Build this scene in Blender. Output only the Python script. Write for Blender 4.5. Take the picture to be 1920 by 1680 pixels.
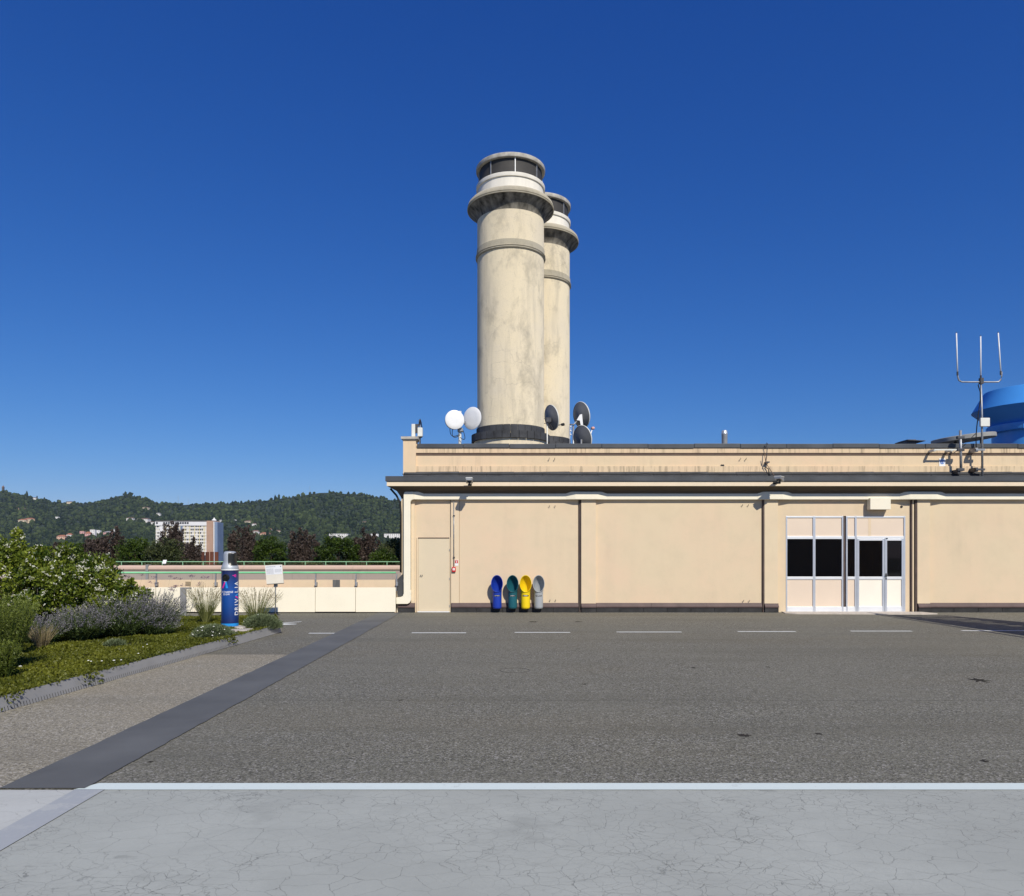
import bpy, bmesh, math, random
import numpy as np
from mathutils import Vector, Matrix, noise as mnoise

R = math.radians
random.seed(7)
rng = np.random.default_rng(7)
for o in list(bpy.data.objects):
    bpy.data.objects.remove(o)
scene = bpy.context.scene
C = scene.collection

# ------------------------------------------------------------------ camera, sky, sun, exposure
EYE, F, HY = 1.69, 1400.0, 1033.0          # eye height (m), focal length and horizon row in photograph pixels
cam_d = bpy.data.cameras.new('camera')
cam = bpy.data.objects.new('camera', cam_d)
C.objects.link(cam)
cam.location = (0, 0, EYE)
cam.rotation_euler = (R(90), 0, 0)
cam_d.sensor_width = 36.0
cam_d.lens = 36.0 * F / 1920.0
cam_d.shift_y = (HY - 840.0) / 1920.0
cam_d.clip_start = 0.05
cam_d.clip_end = 30000
scene.camera = cam

SUN_AZ, SUN_EL = 22.0, 40.0                # sun behind the camera, 22 degrees to the right
sdir = Vector((math.sin(R(SUN_AZ)) * math.cos(R(SUN_EL)), -math.cos(R(SUN_AZ)) * math.cos(R(SUN_EL)), math.sin(R(SUN_EL))))
world = bpy.data.worlds.new('World')
scene.world = world
world.use_nodes = True
wn = world.node_tree.nodes
wl = world.node_tree.links
for n in list(wn):
    wn.remove(n)
w_out = wn.new('ShaderNodeOutputWorld')
w_bg = wn.new('ShaderNodeBackground')
w_sky = wn.new('ShaderNodeTexSky')
w_sky.sky_type = 'NISHITA'
w_sky.sun_disc = False
w_sky.sun_elevation = R(SUN_EL)
w_sky.sun_rotation = math.atan2(sdir.x, sdir.y)
w_sky.altitude = 300
w_sky.air_density = 1.0
w_sky.dust_density = 0.0
w_sky.ozone_density = 6.0
# one even grade of the whole sky: a per-channel gain and power
w_bg.inputs['Strength'].default_value = 0.1
w_sep = wn.new('ShaderNodeSeparateColor')
w_com = wn.new('ShaderNodeCombineColor')
wl.new(w_sky.outputs['Color'], w_sep.inputs[0])
for k, (gain, power) in enumerate(((0.66, 1.50), (0.585, 1.05), (0.785, 0.71))):
    m1 = wn.new('ShaderNodeMath')
    m1.operation = 'MULTIPLY'
    m1.inputs[1].default_value = 0.1
    m2 = wn.new('ShaderNodeMath')
    m2.operation = 'POWER'
    m2.inputs[1].default_value = power
    m3 = wn.new('ShaderNodeMath')
    m3.operation = 'MULTIPLY'
    m3.inputs[1].default_value = gain / 0.1
    wl.new(w_sep.outputs[k], m1.inputs[0])
    wl.new(m1.outputs[0], m2.inputs[0])
    wl.new(m2.outputs[0], m3.inputs[0])
    wl.new(m3.outputs[0], w_com.inputs[k])
wl.new(w_com.outputs[0], w_bg.inputs['Color'])
wl.new(w_bg.outputs['Background'], w_out.inputs['Surface'])

sun_d = bpy.data.lights.new('sun', 'SUN')
sun_d.energy = 4.5
sun_d.angle = R(0.5)
sun_d.color = (1.0, 0.94, 0.83)
sun = bpy.data.objects.new('sun', sun_d)
C.objects.link(sun)
sun.rotation_euler = (-sdir).to_track_quat('-Z', 'Y').to_euler()
sun.location = sdir * 60

vs = scene.view_settings
vs.view_transform = 'Standard'
vs.look = 'None'
vs.exposure = 0.0
vs.gamma = 1.0
vs.use_curve_mapping = False
scene.render.engine = 'CYCLES'
scene.cycles.max_bounces = 6
scene.cycles.volume_bounces = 0
scene.cycles.use_denoising = True

# ------------------------------------------------------------------ helpers
def P(px, py, Y):
    return Vector(((px - 960) / F * Y, Y, EYE - (py - HY) / F * Y))

def GX(px, Y):
    return (px - 960) / F * Y

def GZ(py, Y):
    return EYE - (py - HY) / F * Y

def gd(py):
    return EYE * F / (py - HY)


class MB:
    """collects verts and faces; build() links them as one mesh object"""
    def __init__(self):
        self.v = []
        self.f = []

    def add(self, vs_, fs_):
        b = len(self.v)
        self.v += [tuple(p) for p in vs_]
        self.f += [tuple(i + b for i in f) for f in fs_]
        return self

    def box(self, x0, x1, y0, y1, z0, z1):
        return self.add([(x0, y0, z0), (x1, y0, z0), (x1, y1, z0), (x0, y1, z0),
                         (x0, y0, z1), (x1, y0, z1), (x1, y1, z1), (x0, y1, z1)],
                        [(0, 3, 2, 1), (4, 5, 6, 7), (0, 1, 5, 4), (1, 2, 6, 5), (2, 3, 7, 6), (3, 0, 4, 7)])

    def obox(self, c, ax, ay, az):
        """oriented box: centre and three half-axis vectors"""
        c, ax, ay, az = Vector(c), Vector(ax), Vector(ay), Vector(az)
        vv = [c + sx * ax + sy * ay + sz * az for sz in (-1, 1) for sx, sy in ((-1, -1), (1, -1), (1, 1), (-1, 1))]
        return self.add(vv, [(0, 3, 2, 1), (4, 5, 6, 7), (0, 1, 5, 4), (1, 2, 6, 5), (2, 3, 7, 6), (3, 0, 4, 7)])

    def prism_y(self, poly, y0, y1):
        """polygon in x,z extruded from y0 (front) to y1"""
        n = len(poly)
        vv = [(x, y0, z) for x, z in poly] + [(x, y1, z) for x, z in poly]
        return self.add(vv, [tuple(range(n)), tuple(range(2 * n - 1, n - 1, -1))] +
                        [((i + 1) % n, i, i + n, (i + 1) % n + n) for i in range(n)])

    def prism_z(self, poly, z0, z1):
        n = len(poly)
        vv = [(x, y, z0) for x, y in poly] + [(x, y, z1) for x, y in poly]
        return self.add(vv, [tuple(range(n - 1, -1, -1)), tuple(range(n, 2 * n))] +
                        [(i, (i + 1) % n, (i + 1) % n + n, i + n) for i in range(n)])

    def prism_x(self, poly, x0, x1):
        n = len(poly)
        vv = [(x0, y, z) for y, z in poly] + [(x1, y, z) for y, z in poly]
        return self.add(vv, [tuple(range(n - 1, -1, -1)), tuple(range(n, 2 * n))] +
                        [(i, (i + 1) % n, (i + 1) % n + n, i + n) for i in range(n)])

    def tube(self, pts, r, n=8, caps=True):
        pts = [Vector(p) for p in pts]
        rs = r if isinstance(r, (list, tuple)) else [r] * len(pts)
        vv, ff = [], []
        up = Vector((0, 0, 1))
        for i, p in enumerate(pts):
            d = (pts[min(i + 1, len(pts) - 1)] - pts[max(i - 1, 0)]).normalized()
            a = d.cross(up if abs(d.z) < 0.9 else Vector((1, 0, 0))).normalized()
            b = d.cross(a).normalized()
            for k in range(n):
                t = 2 * math.pi * k / n
                vv.append(p + rs[i] * (math.cos(t) * a + math.sin(t) * b))
        for i in range(len(pts) - 1):
            for k in range(n):
                k2 = (k + 1) % n
                ff.append((i * n + k, i * n + k2, (i + 1) * n + k2, (i + 1) * n + k))
        if caps:
            ff.append(tuple(range(n - 1, -1, -1)))
            ff.append(tuple((len(pts) - 1) * n + k for k in range(n)))
        return self.add(vv, ff)

    def lathe(self, prof, c=(0, 0, 0), n=48, a0=0.0, a1=2 * math.pi, caps=True, mat=None):
        """profile of (r, z) from bottom to top, turned about the vertical through c"""
        full = abs(a1 - a0) > 6.28
        m = n if full else n + 1
        vv, ff = [], []
        for r, z in prof:
            for k in range(m):
                t = a0 + (a1 - a0) * k / n
                p = Vector((r * math.sin(t), -r * math.cos(t), z))
                if mat is not None:
                    p = mat @ p
                vv.append(Vector(c) + p)
        for i in range(len(prof) - 1):
            for k in range(n):
                k2 = (k + 1) % m if full else k + 1
                ff.append((i * m + k, i * m + k2, (i + 1) * m + k2, (i + 1) * m + k))
        if caps and full:
            ff.append(tuple(range(m - 1, -1, -1)))
            ff.append(tuple((len(prof) - 1) * m + k for k in range(m)))
        return self.add(vv, ff)

    def build(self, name, mat, parent=None, smooth=False, bevel=0, sharp=None):
        me = bpy.data.meshes.new(name)
        me.from_pydata(self.v, [], self.f)
        me.validate()
        me.update()
        o = bpy.data.objects.new(name, me)
        C.objects.link(o)
        me.materials.append(mat)
        if smooth:
            me.polygons.foreach_set('use_smooth', [True] * len(me.polygons))
            if sharp:
                try:
                    me.set_sharp_from_angle(angle=R(sharp))
                except Exception:
                    pass
        if parent is not None:
            o.parent = parent
            o.matrix_parent_inverse = parent.matrix_world.inverted()
        if bevel:
            b = o.modifiers.new('bevel', 'BEVEL')
            b.width = bevel
            b.segments = 2
            b.limit_method = 'ANGLE'
        return o


def thing(name, label, cat, loc=(0, 0, 0), group=None):
    o = bpy.data.objects.new(name, None)
    o.empty_display_size = 0.2
    C.objects.link(o)
    o.location = loc
    o.matrix_world = Matrix.Translation(Vector(loc))
    o['label'] = label
    o['category'] = cat
    if group:
        o['group'] = group
    return o


def tag(o, label, cat, group=None):
    o['label'] = label
    o['category'] = cat
    if group:
        o['group'] = group
    return o


def struct(o, kind='structure'):
    o['kind'] = kind
    return o


def share(src, name, loc, parent=None, rot=None, scale=None):
    """another object on the same mesh data"""
    o = bpy.data.objects.new(name, src.data)
    C.objects.link(o)
    o.location = loc
    if rot:
        o.rotation_euler = rot
    if scale:
        o.scale = scale
    if parent is not None:
        o.parent = parent
        o.matrix_parent_inverse = parent.matrix_world.inverted()
    return o


# ------------------------------------------------------------------ materials
class NT:
    def __init__(self, name):
        self.m = bpy.data.materials.new(name)
        self.m.use_nodes = True
        self.n = self.m.node_tree.nodes
        self.l = self.m.node_tree.links
        self.b = self.n['Principled BSDF']
        self.out = self.n['Material Output']
        g = self.n.new('ShaderNodeNewGeometry')
        self.pos = g.outputs['Position']

    def link(self, a, b):
        self.l.new(a, b)

    def mapping(self, scale=(1, 1, 1), vec=None, loc=(0, 0, 0)):
        m = self.n.new('ShaderNodeMapping')
        m.inputs['Scale'].default_value = scale
        m.inputs['Location'].default_value = loc
        self.link(vec or self.pos, m.inputs['Vector'])
        return m.outputs['Vector']

    def noise(self, scale, detail=4, vec=None, rough=0.55, dist=0.0):
        t = self.n.new('ShaderNodeTexNoise')
        t.inputs['Scale'].default_value = scale
        t.inputs['Detail'].default_value = detail
        t.inputs['Roughness'].default_value = rough
        t.inputs['Distortion'].default_value = dist
        self.link(vec or self.pos, t.inputs['Vector'])
        return t.outputs['Fac'], t.outputs['Color']

    def voro(self, scale, feature='F1', vec=None, rnd=1.0):
        t = self.n.new('ShaderNodeTexVoronoi')
        t.feature = feature
        t.inputs['Scale'].default_value = scale
        t.inputs['Randomness'].default_value = rnd
        self.link(vec or self.pos, t.inputs['Vector'])
        return t

    def ramp(self, fac, stops):
        r = self.n.new('ShaderNodeValToRGB')
        e = r.color_ramp.elements
        while len(e) < len(stops):
            e.new(0.5)
        for i, (p, c) in enumerate(stops):
            e[i].position = p
            e[i].color = (c, c, c, 1) if isinstance(c, (int, float)) else (*c, 1)
        self.link(fac, r.inputs['Fac'])
        return r.outputs['Color']

    def mix(self, a, b, fac, mode='MIX'):
        m = self.n.new('ShaderNodeMix')
        m.data_type = 'RGBA'
        m.blend_type = mode
        m.clamp_factor = True
        for sock, val in ((m.inputs['Factor'], fac), (m.inputs['A'] if False else m.inputs[6], a), (m.inputs[7], b)):
            if isinstance(val, (int, float)):
                sock.default_value = val if sock.type == 'VALUE' else (val, val, val, 1)
            elif isinstance(val, tuple):
                sock.default_value = (*val, 1)
            else:
                self.link(val, sock)
        return m.outputs[2]

    def math(self, op, a, b=None):
        m = self.n.new('ShaderNodeMath')
        m.operation = op
        for s, v in zip(m.inputs, (a, b)):
            if v is None:
                continue
            if isinstance(v, (int, float)):
                s.default_value = v
            else:
                self.link(v, s)
        return m.outputs[0]

    def bump(self, h, strength=0.3, dist=0.01):
        b = self.n.new('ShaderNodeBump')
        b.inputs['Strength'].default_value = strength
        b.inputs['Distance'].default_value = dist
        self.link(h, b.inputs['Height'])
        self.link(b.outputs['Normal'], self.b.inputs['Normal'])

    def set(self, col=None, rough=None, metal=None, spec=None):
        if col is not None:
            if isinstance(col, tuple):
                self.b.inputs['Base Color'].default_value = (*col, 1)
            else:
                self.link(col, self.b.inputs['Base Color'])
        if rough is not None:
            if isinstance(rough, (int, float)):
                self.b.inputs['Roughness'].default_value = rough
            else:
                self.link(rough, self.b.inputs['Roughness'])
        if metal is not None:
            self.b.inputs['Metallic'].default_value = metal
        if spec is not None:
            self.b.inputs['Specular IOR Level'].default_value = spec
        return self.m


def dark(c, k):
    return tuple(x * k for x in c)


def simple(name, col, rough=0.6, var=0.12, scale=4.0, metal=0.0, spec=0.4, bump=0.0, bscale=60, streak=False):
    t = NT(name)
    v = t.mapping((1, 1, 0.12)) if streak else None
    f, _ = t.noise(scale, 5, v)
    c = t.mix(dark(col, 1 - var), dark(col, 1 + var), t.ramp(f, [(0.3, 0.0), (0.7, 1.0)]))
    if bump:
        h, _ = t.noise(bscale, 3)
        t.bump(h, bump, 0.006)
    return t.set(c, rough, metal, spec)


def plaster(name, col, stain=0.35, grime=(0.16, 0.15, 0.12), blotch=0.035, sscale=3.0, pink=0.04, mask=0.4, thr=0.52):
    """painted render: soft blotches, faint warm and cool drift, rain streaks, fine grain"""
    t = NT(name)
    f1, _ = t.noise(0.55, 4)
    f2, _ = t.noise(2.6, 5, rough=0.6)
    warm = (col[0] * (1 + pink), col[1] * (1 - pink * 0.6), col[2] * (1 - pink * 0.3))
    c = t.mix(col, warm, t.ramp(f1, [(0.35, 0.0), (0.65, 1.0)]))
    c = t.mix(c, dark(col, 1 - blotch * 2), t.ramp(f2, [(0.45, 0.0), (0.85, 1.0)]))
    fs, _ = t.noise(sscale, 6, t.mapping((1.0, 1.0, 0.07)), rough=0.65)
    fm, _ = t.noise(0.9, 3)
    s = t.math('MULTIPLY', t.ramp(fs, [(thr, 0.0), (thr + 0.26, 1.0)]), t.ramp(fm, [(mask, 0.0), (mask + 0.3, 1.0)]))
    c = t.mix(c, grime, t.math('MULTIPLY', s, stain))
    h, _ = t.noise(90, 3)
    h2, _ = t.noise(6, 3)
    t.bump(t.math('ADD', t.math('MULTIPLY', h, 0.35), h2), 0.14, 0.012)
    return t.set(c, 0.88, 0, 0.2)


def leafy(name, c1, c2, trans=0.25, rough=0.5):
    """leaf: colour runs between two tones by a per-leaf number, some light comes through"""
    t = NT(name)
    a = t.n.new('ShaderNodeAttribute')
    a.attribute_name = 'tone'
    c = t.mix(c1, c2, a.outputs['Fac'])
    t.set(c, rough, 0, 0.35)
    tr = t.n.new('ShaderNodeBsdfTranslucent')
    t.link(c, tr.inputs['Color'])
    ms = t.n.new('ShaderNodeMixShader')
    ms.inputs[0].default_value = trans
    t.link(t.b.outputs[0], ms.inputs[1])
    t.link(tr.outputs[0], ms.inputs[2])
    t.link(ms.outputs[0], t.out.inputs['Surface'])
    return t.m


CREAM = (0.675, 0.555, 0.38)
m_wall = plaster('wall_plaster', CREAM, 0.22, (0.34, 0.29, 0.22), sscale=2.0, thr=0.46)
m_pil = plaster('pilaster_plaster', (0.69, 0.575, 0.395), 0.10)
m_band = plaster('cream_band_paint', (0.84, 0.79, 0.63), 0.08, pink=0.02)
m_attic = plaster('attic_plaster', (0.71, 0.565, 0.37), 0.30, sscale=5.0)
m_frieze = plaster('weathered_frieze', (0.69, 0.545, 0.355), 0.85, (0.10, 0.085, 0.065), sscale=13.0, mask=0.3, thr=0.48)
m_fascia = plaster('fascia_plaster', (0.76, 0.65, 0.47), 0.25, sscale=4.0)
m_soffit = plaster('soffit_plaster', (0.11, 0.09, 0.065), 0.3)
m_door = plaster('door_paint', (0.66, 0.565, 0.40), 0.05, pink=0.015, blotch=0.02)
m_trim_shadow_brown = simple('brown_moulding_shadow', (0.15, 0.095, 0.07), 0.7, 0.2, 5)  # brown for painted shadow lines on attic and door, and one cable
m_joint = simple('joint_and_shadow_strip', (0.085, 0.06, 0.05), 0.6, 0.2, 5)
m_bitumen = simple('bitumen_sheet', (0.055, 0.058, 0.062), 0.75, 0.30, 2.5, bump=0.3, bscale=40)
m_coping = simple('coping_metal', (0.075, 0.08, 0.085), 0.5, 0.22, 1.6, metal=0.3)
m_plinth = simple('black_plinth_stone', (0.028, 0.027, 0.027), 0.7, 0.45, 3.5, bump=0.4, bscale=25)
m_plinth_cap = simple('brown_plinth_stone', (0.105, 0.068, 0.062), 0.6, 0.2, 3)
m_alu = simple('aluminium_frame', (0.62, 0.66, 0.72), 0.38, 0.05, 3, metal=0.55)
m_alu_lit = simple('aluminium_lit', (0.76, 0.78, 0.80), 0.4, 0.04, 3, metal=0.2)  # same aluminium, with the sunlit brightness put into its colour
m_panel_pink = simple('peach_infill_panel', (0.73, 0.60, 0.47), 0.5, 0.03, 1.2)
m_panel_white = simple('ivory_infill_panel', (0.86, 0.80, 0.68), 0.45, 0.03, 1.2)
m_black = simple('black_rubber', (0.012, 0.012, 0.012), 0.5, 0.3, 6)
m_grey_metal = simple('grey_galvanised', (0.34, 0.35, 0.36), 0.45, 0.2, 9, metal=0.5)
m_dark_metal = simple('dark_steel', (0.07, 0.07, 0.075), 0.5, 0.3, 9, metal=0.3)
m_white = simple('white_enamel', (0.82, 0.82, 0.80), 0.35, 0.05, 4)
m_offwhite = simple('offwhite_plastic', (0.70, 0.70, 0.63), 0.45, 0.06, 4)
m_red = simple('red_plastic', (0.55, 0.02, 0.025), 0.35, 0.1, 8)
m_green_rail = simple('green_rail_paint', (0.19, 0.56, 0.28), 0.35, 0.12, 3)
m_clad = plaster('ivory_cladding', (0.86, 0.80, 0.63), 0.10, (0.35, 0.31, 0.22), blotch=0.03, pink=0.01)
m_parapet = plaster('peach_parapet', (0.70, 0.56, 0.38), 0.3)
m_far_cap = plaster('pink_coping_concrete', (0.55, 0.42, 0.33), 0.45, sscale=6)
m_far_wall = plaster('streaked_grey_concrete', (0.36, 0.315, 0.27), 0.85, (0.10, 0.085, 0.075), sscale=7)


def glass_mat():
    t = NT('tinted_glass')
    t.set((0.004, 0.004, 0.005), 0.03, 0, 0.35)
    tr = t.n.new('ShaderNodeBsdfTransparent')
    tr.inputs['Color'].default_value = (0.35, 0.37, 0.38, 1)
    ms = t.n.new('ShaderNodeMixShader')
    ms.inputs[0].default_value = 0.25
    t.link(t.b.outputs[0], ms.inputs[1])
    t.link(tr.outputs[0], ms.inputs[2])
    t.link(ms.outputs[0], t.out.inputs['Surface'])
    return t.m


m_glass = glass_mat()


def chimney_mat(name='chimney_concrete', col=(0.78, 0.695, 0.53), amt=1.0):
    t = NT(name)
    f1, _ = t.noise(0.5, 5, rough=0.6)
    c = t.mix(col, (col[0] * 1.06, col[1] * 1.05, col[2]), t.ramp(f1, [(0.4, 0.0), (0.62, 1.0)]))
    # soft grey rain streaks
    fs, _ = t.noise(2.4, 7, t.mapping((1, 1, 0.10)), rough=0.62)
    c = t.mix(c, (0.33, 0.30, 0.24), t.math('MULTIPLY', t.ramp(fs, [(0.50, 0.0), (0.78, 1.0)]), 0.52 * amt))
    # blotchy dark weathering with its own outlines
    fb, _ = t.noise(1.25, 9, t.mapping((1, 1, 0.6), loc=(3.1, 1.7, 0.4)), rough=0.70, dist=0.25)
    c = t.mix(c, (0.27, 0.24, 0.18), t.math('MULTIPLY', t.ramp(fb, [(0.50, 0.0), (0.70, 1.0)]), 0.50 * amt))
    # fine cracks in the render
    _, nc = t.noise(2.2, 4)
    dv = t.mix(t.pos, nc, 0.22)
    cr = t.voro(1.6, 'DISTANCE_TO_EDGE', dv)
    fk, _ = t.noise(0.6, 3, t.mapping(loc=(9, 2, 5)))
    k = t.math('MULTIPLY', t.ramp(cr.outputs['Distance'], [(0.0, 1.0), (0.012, 0.0)]), t.ramp(fk, [(0.5, 0.0), (0.62, 1.0)]))
    c = t.mix(c, (0.2, 0.18, 0.14), t.math('MULTIPLY', k, 0.35))
    ff, _ = t.noise(22, 5)
    c = t.mix(c, (0.3, 0.27, 0.2), t.math('MULTIPLY', t.ramp(ff, [(0.55, 0.0), (0.8, 1.0)]), 0.3))
    h, _ = t.noise(30, 4)
    t.bump(t.math('ADD', h, fb), 0.25, 0.03)
    t.b.inputs['Diffuse Roughness'].default_value = 0.5
    return t.set(c, 0.9, 0, 0.15)


m_chim = chimney_mat()
m_chim_dirty = chimney_mat('collar_concrete', (0.47, 0.43, 0.34), 1.2)
m_chim_under = simple('streaky_collar_underside', (0.17, 0.155, 0.125), 0.9, 0.85, 4.5, streak=True)  # darker, strongly streaked tone for the underside of the collar
m_chim_white = simple('pale_ring_paint', (0.78, 0.74, 0.64), 0.8, 0.10, 2.5, streak=True)
m_rim = simple('weathered_rim', (0.46, 0.43, 0.37), 0.8, 0.3, 5)
m_mesh = simple('louvre_mesh', (0.045, 0.042, 0.038), 0.7, 0.25, 2)
m_slate = simple('dark_base_stone', (0.05, 0.052, 0.056), 0.75, 0.4, 2.0, bump=0.3, bscale=30)


# ground surfaces
def asphalt(name, base, chip, warm=0.0, chips=0.5):
    t = NT(name)
    v = t.voro(66)
    sep = t.n.new('ShaderNodeSeparateColor')
    t.link(v.outputs['Color'], sep.inputs[0])
    rnd = sep.outputs[0]
    c = t.mix(dark(base, 0.42), dark(base, 1.42), rnd)
    c = t.mix(c, chip, t.math('MULTIPLY', t.ramp(sep.outputs[1], [(0.90, 0.0), (0.96, 1.0)]), chips * 1.3))
    v2 = t.voro(110)
    s2 = t.n.new('ShaderNodeSeparateColor')
    t.link(v2.outputs['Color'], s2.inputs[0])
    c = t.mix(c, chip, t.math('MULTIPLY', t.ramp(s2.outputs[1], [(0.84, 0.0), (0.95, 1.0)]), chips))
    c = t.mix(c, dark(base, 0.3), t.math('MULTIPLY', t.ramp(s2.outputs[2], [(0.8, 0.0), (1.0, 1.0)]), 0.55))
    f1, _ = t.noise(0.35, 5)
    c = t.mix(c, dark(base, 1.22), t.math('MULTIPLY', t.ramp(f1, [(0.42, 0.0), (0.7, 1.0)]), 0.35))
    # tyre polish and traffic wear drawn out along x
    f2, _ = t.noise(1.0, 5, t.mapping((0.12, 1.1, 1)))
    c = t.mix(c, dark(base, 0.72), t.math('MULTIPLY', t.ramp(f2, [(0.50, 0.0), (0.72, 1.0)]), 0.5))
    f3, _ = t.noise(2.1, 6, t.mapping((0.5, 1.2, 1), loc=(4, 9, 0)), rough=0.6)
    c = t.mix(c, dark(base, 0.42), t.math('MULTIPLY', t.ramp(f3, [(0.715, 0.0), (0.74, 1.0)]), 0.75))
    # paving seams
    sx = t.n.new('ShaderNodeSeparateXYZ')
    t.link(t.pos, sx.inputs[0])
    fw, _ = t.noise(0.9, 5)
    fg, _ = t.noise(0.5, 3, t.mapping(loc=(7, 1, 2)))
    for y0 in (8.45, 12.1, 16.6):
        d = t.math('ABSOLUTE', t.math('SUBTRACT', t.math('ADD', sx.outputs[1], t.math('MULTIPLY', t.math('SUBTRACT', fw, 0.5), 0.16)), y0))
        k = t.math('MULTIPLY', t.ramp(d, [(0.0, 1.0), (0.016, 0.0)]), t.ramp(fg, [(0.42, 0.0), (0.6, 1.0)]))
        c = t.mix(c, dark(base, 0.35), t.math('MULTIPLY', k, 0.85))
    fo, _ = t.noise(0.45, 6, t.mapping((0.35, 1.0, 1), loc=(2.2, 5.1, 0)), rough=0.6)
    c = t.mix(c, (base[0] * 1.05, base[1] * 0.95, base[2] * 0.82), t.math('MULTIPLY', t.ramp(fo, [(0.48, 0.0), (0.62, 1.0)]), 0.22))
    t.bump(t.math('ADD', v.outputs['Distance'], v2.outputs['Distance']), 0.35, 0.006)
    return t.set(c, 0.85, 0, 0.25)


m_asphalt = asphalt('asphalt', (0.160, 0.154, 0.120), (0.42, 0.40, 0.37))
m_asphalt_left = asphalt('gravelly_asphalt', (0.262, 0.238, 0.178), (0.55, 0.52, 0.46), chips=0.6)
m_strip = simple('smooth_repair_strip', (0.118, 0.120, 0.112), 0.7, 0.16, 1.3, bump=0.12, bscale=60)


def concrete(name, col, crack=1.0):
    t = NT(name)
    f1, _ = t.noise(0.8, 6, rough=0.6)
    c = t.mix(dark(col, 0.9), dark(col, 1.06), t.ramp(f1, [(0.35, 0.0), (0.65, 1.0)]))
    f4, _ = t.noise(5.0, 6, t.mapping((0.6, 1, 1)), rough=0.65)
    c = t.mix(c, dark(col, 0.82), t.math('MULTIPLY', t.ramp(f4, [(0.5, 0.0), (0.75, 1.0)]), 0.5))
    # net of hairline cracks
    _, nc = t.noise(3.0, 5, rough=0.6)
    dv = t.mapping((0.85, 1.15, 1), t.mix(t.pos, nc, 0.14))
    fk, _ = t.noise(0.55, 4, t.mapping(loc=(2, 3.3, 0)))
    fk2, _ = t.noise(3.1, 3, t.mapping(loc=(5, 8, 0)))
    hgt = None
    for sc, w, lo in ((3.1, 0.0075, 0.46), (6.6, 0.0135, 0.26), (12.5, 0.022, 0.40)):
        vr = t.voro(sc, 'DISTANCE_TO_EDGE', dv)
        k = t.ramp(vr.outputs['Distance'], [(0.0, 1.0), (w, 0.0)])
        k = t.math('MULTIPLY', k, t.ramp(fk, [(lo, 0.0), (lo + 0.16, 1.0)]))
        k = t.math('MULTIPLY', k, t.ramp(fk2, [(0.34, 0.25), (0.56, 1.0)]))
        c = t.mix(c, dark(col, 0.34), t.math('MULTIPLY', k, 0.80 * crack))
        hgt = k if hgt is None else t.math('ADD', hgt, k)
    # flaked-off spots in the coat
    fs, _ = t.noise(3.4, 6, t.mapping((0.55, 1.5, 1), loc=(1.3, 0.2, 0)), rough=0.6)
    fm, _ = t.noise(0.7, 2, t.mapping(loc=(0.4, 7.7, 0)))
    k = t.math('MULTIPLY', t.ramp(fs, [(0.64, 0.0), (0.67, 1.0)]), t.ramp(fm, [(0.45, 0.0), (0.6, 1.0)]))
    c = t.mix(c, dark(col, 0.6), t.math('MULTIPLY', k, 0.6))
    fp, _ = t.noise(1.15, 7, t.mapping((0.8, 1.0, 1), loc=(6.2, 1.1, 0)), rough=0.65)
    c = t.mix(c, dark(col, 0.70), t.math('MULTIPLY', t.ramp(fp, [(0.60, 0.0), (0.68, 1.0)]), 0.55))
    v = t.voro(120)
    sep = t.n.new('ShaderNodeSeparateColor')
    t.link(v.outputs['Color'], sep.inputs[0])
    c = t.mix(c, dark(col, 0.78), t.math('MULTIPLY', sep.outputs[0], 0.22))
    g, _ = t.noise(60, 4)
    t.bump(t.math('SUBTRACT', t.math('MULTIPLY', g, 0.5), hgt), 0.25, 0.006)
    return t.set(c, 0.75, 0, 0.3)


m_conc = concrete('painted_concrete', (0.405, 0.42, 0.375))
m_conc_left = concrete('rough_pale_concrete', (0.52, 0.53, 0.49), 0.8)
def worn_paint(name, col, under, scale=7.0, lo=0.60):
    t = NT(name)
    f, _ = t.noise(scale, 8, rough=0.7)
    g, _ = t.noise(1.3, 3)
    k = t.math('MULTIPLY', t.ramp(f, [(lo, 0.0), (lo + 0.08, 1.0)]), t.ramp(g, [(0.4, 0.2), (0.65, 1.0)]))
    h, _ = t.noise(40, 4)
    c = t.mix(dark(col, 0.93), dark(col, 1.03), h)
    c = t.mix(c, under, t.math('MULTIPLY', k, 0.7))
    t.bump(h, 0.2, 0.004)
    return t.set(c, 0.75, 0, 0.3)


m_line = worn_paint('white_line_paint', (0.66, 0.74, 0.70), (0.40, 0.42, 0.40))
m_dash = worn_paint('dash_paint', (0.72, 0.74, 0.71), (0.16, 0.155, 0.13), 9.0, 0.56)
m_blue_line = worn_paint('pale_blue_line_paint', (0.375, 0.395, 0.40), (0.46, 0.47, 0.44), 5.0, 0.5)
m_soil = simple('bed_soil', (0.035, 0.030, 0.018), 0.95, 0.4, 8, bump=0.6, bscale=30)
m_kerb = simple('grey_steel_edging', (0.27, 0.27, 0.265), 0.55, 0.10, 2.5, metal=0.1)
m_stone = simple('pale_stone_slab', (0.50, 0.45, 0.39), 0.85, 0.15, 9, bump=0.4)
# ------------------------------------------------------------------ large structure: ground, roof deck, markings
def sheet(name, x0, x1, y0, y1, z, mat, parent=None, nx=1, ny=1):
    m = MB()
    for i in range(nx):
        for j in range(ny):
            xa, xb = x0 + (x1 - x0) * i / nx, x0 + (x1 - x0) * (i + 1) / nx
            ya, yb = y0 + (y1 - y0) * j / ny, y0 + (y1 - y0) * (j + 1) / ny
            m.add([(xa, ya, z), (xb, ya, z), (xb, yb, z), (xa, yb, z)], [(0, 1, 2, 3)])
    return m.build(name, mat, parent)


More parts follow.
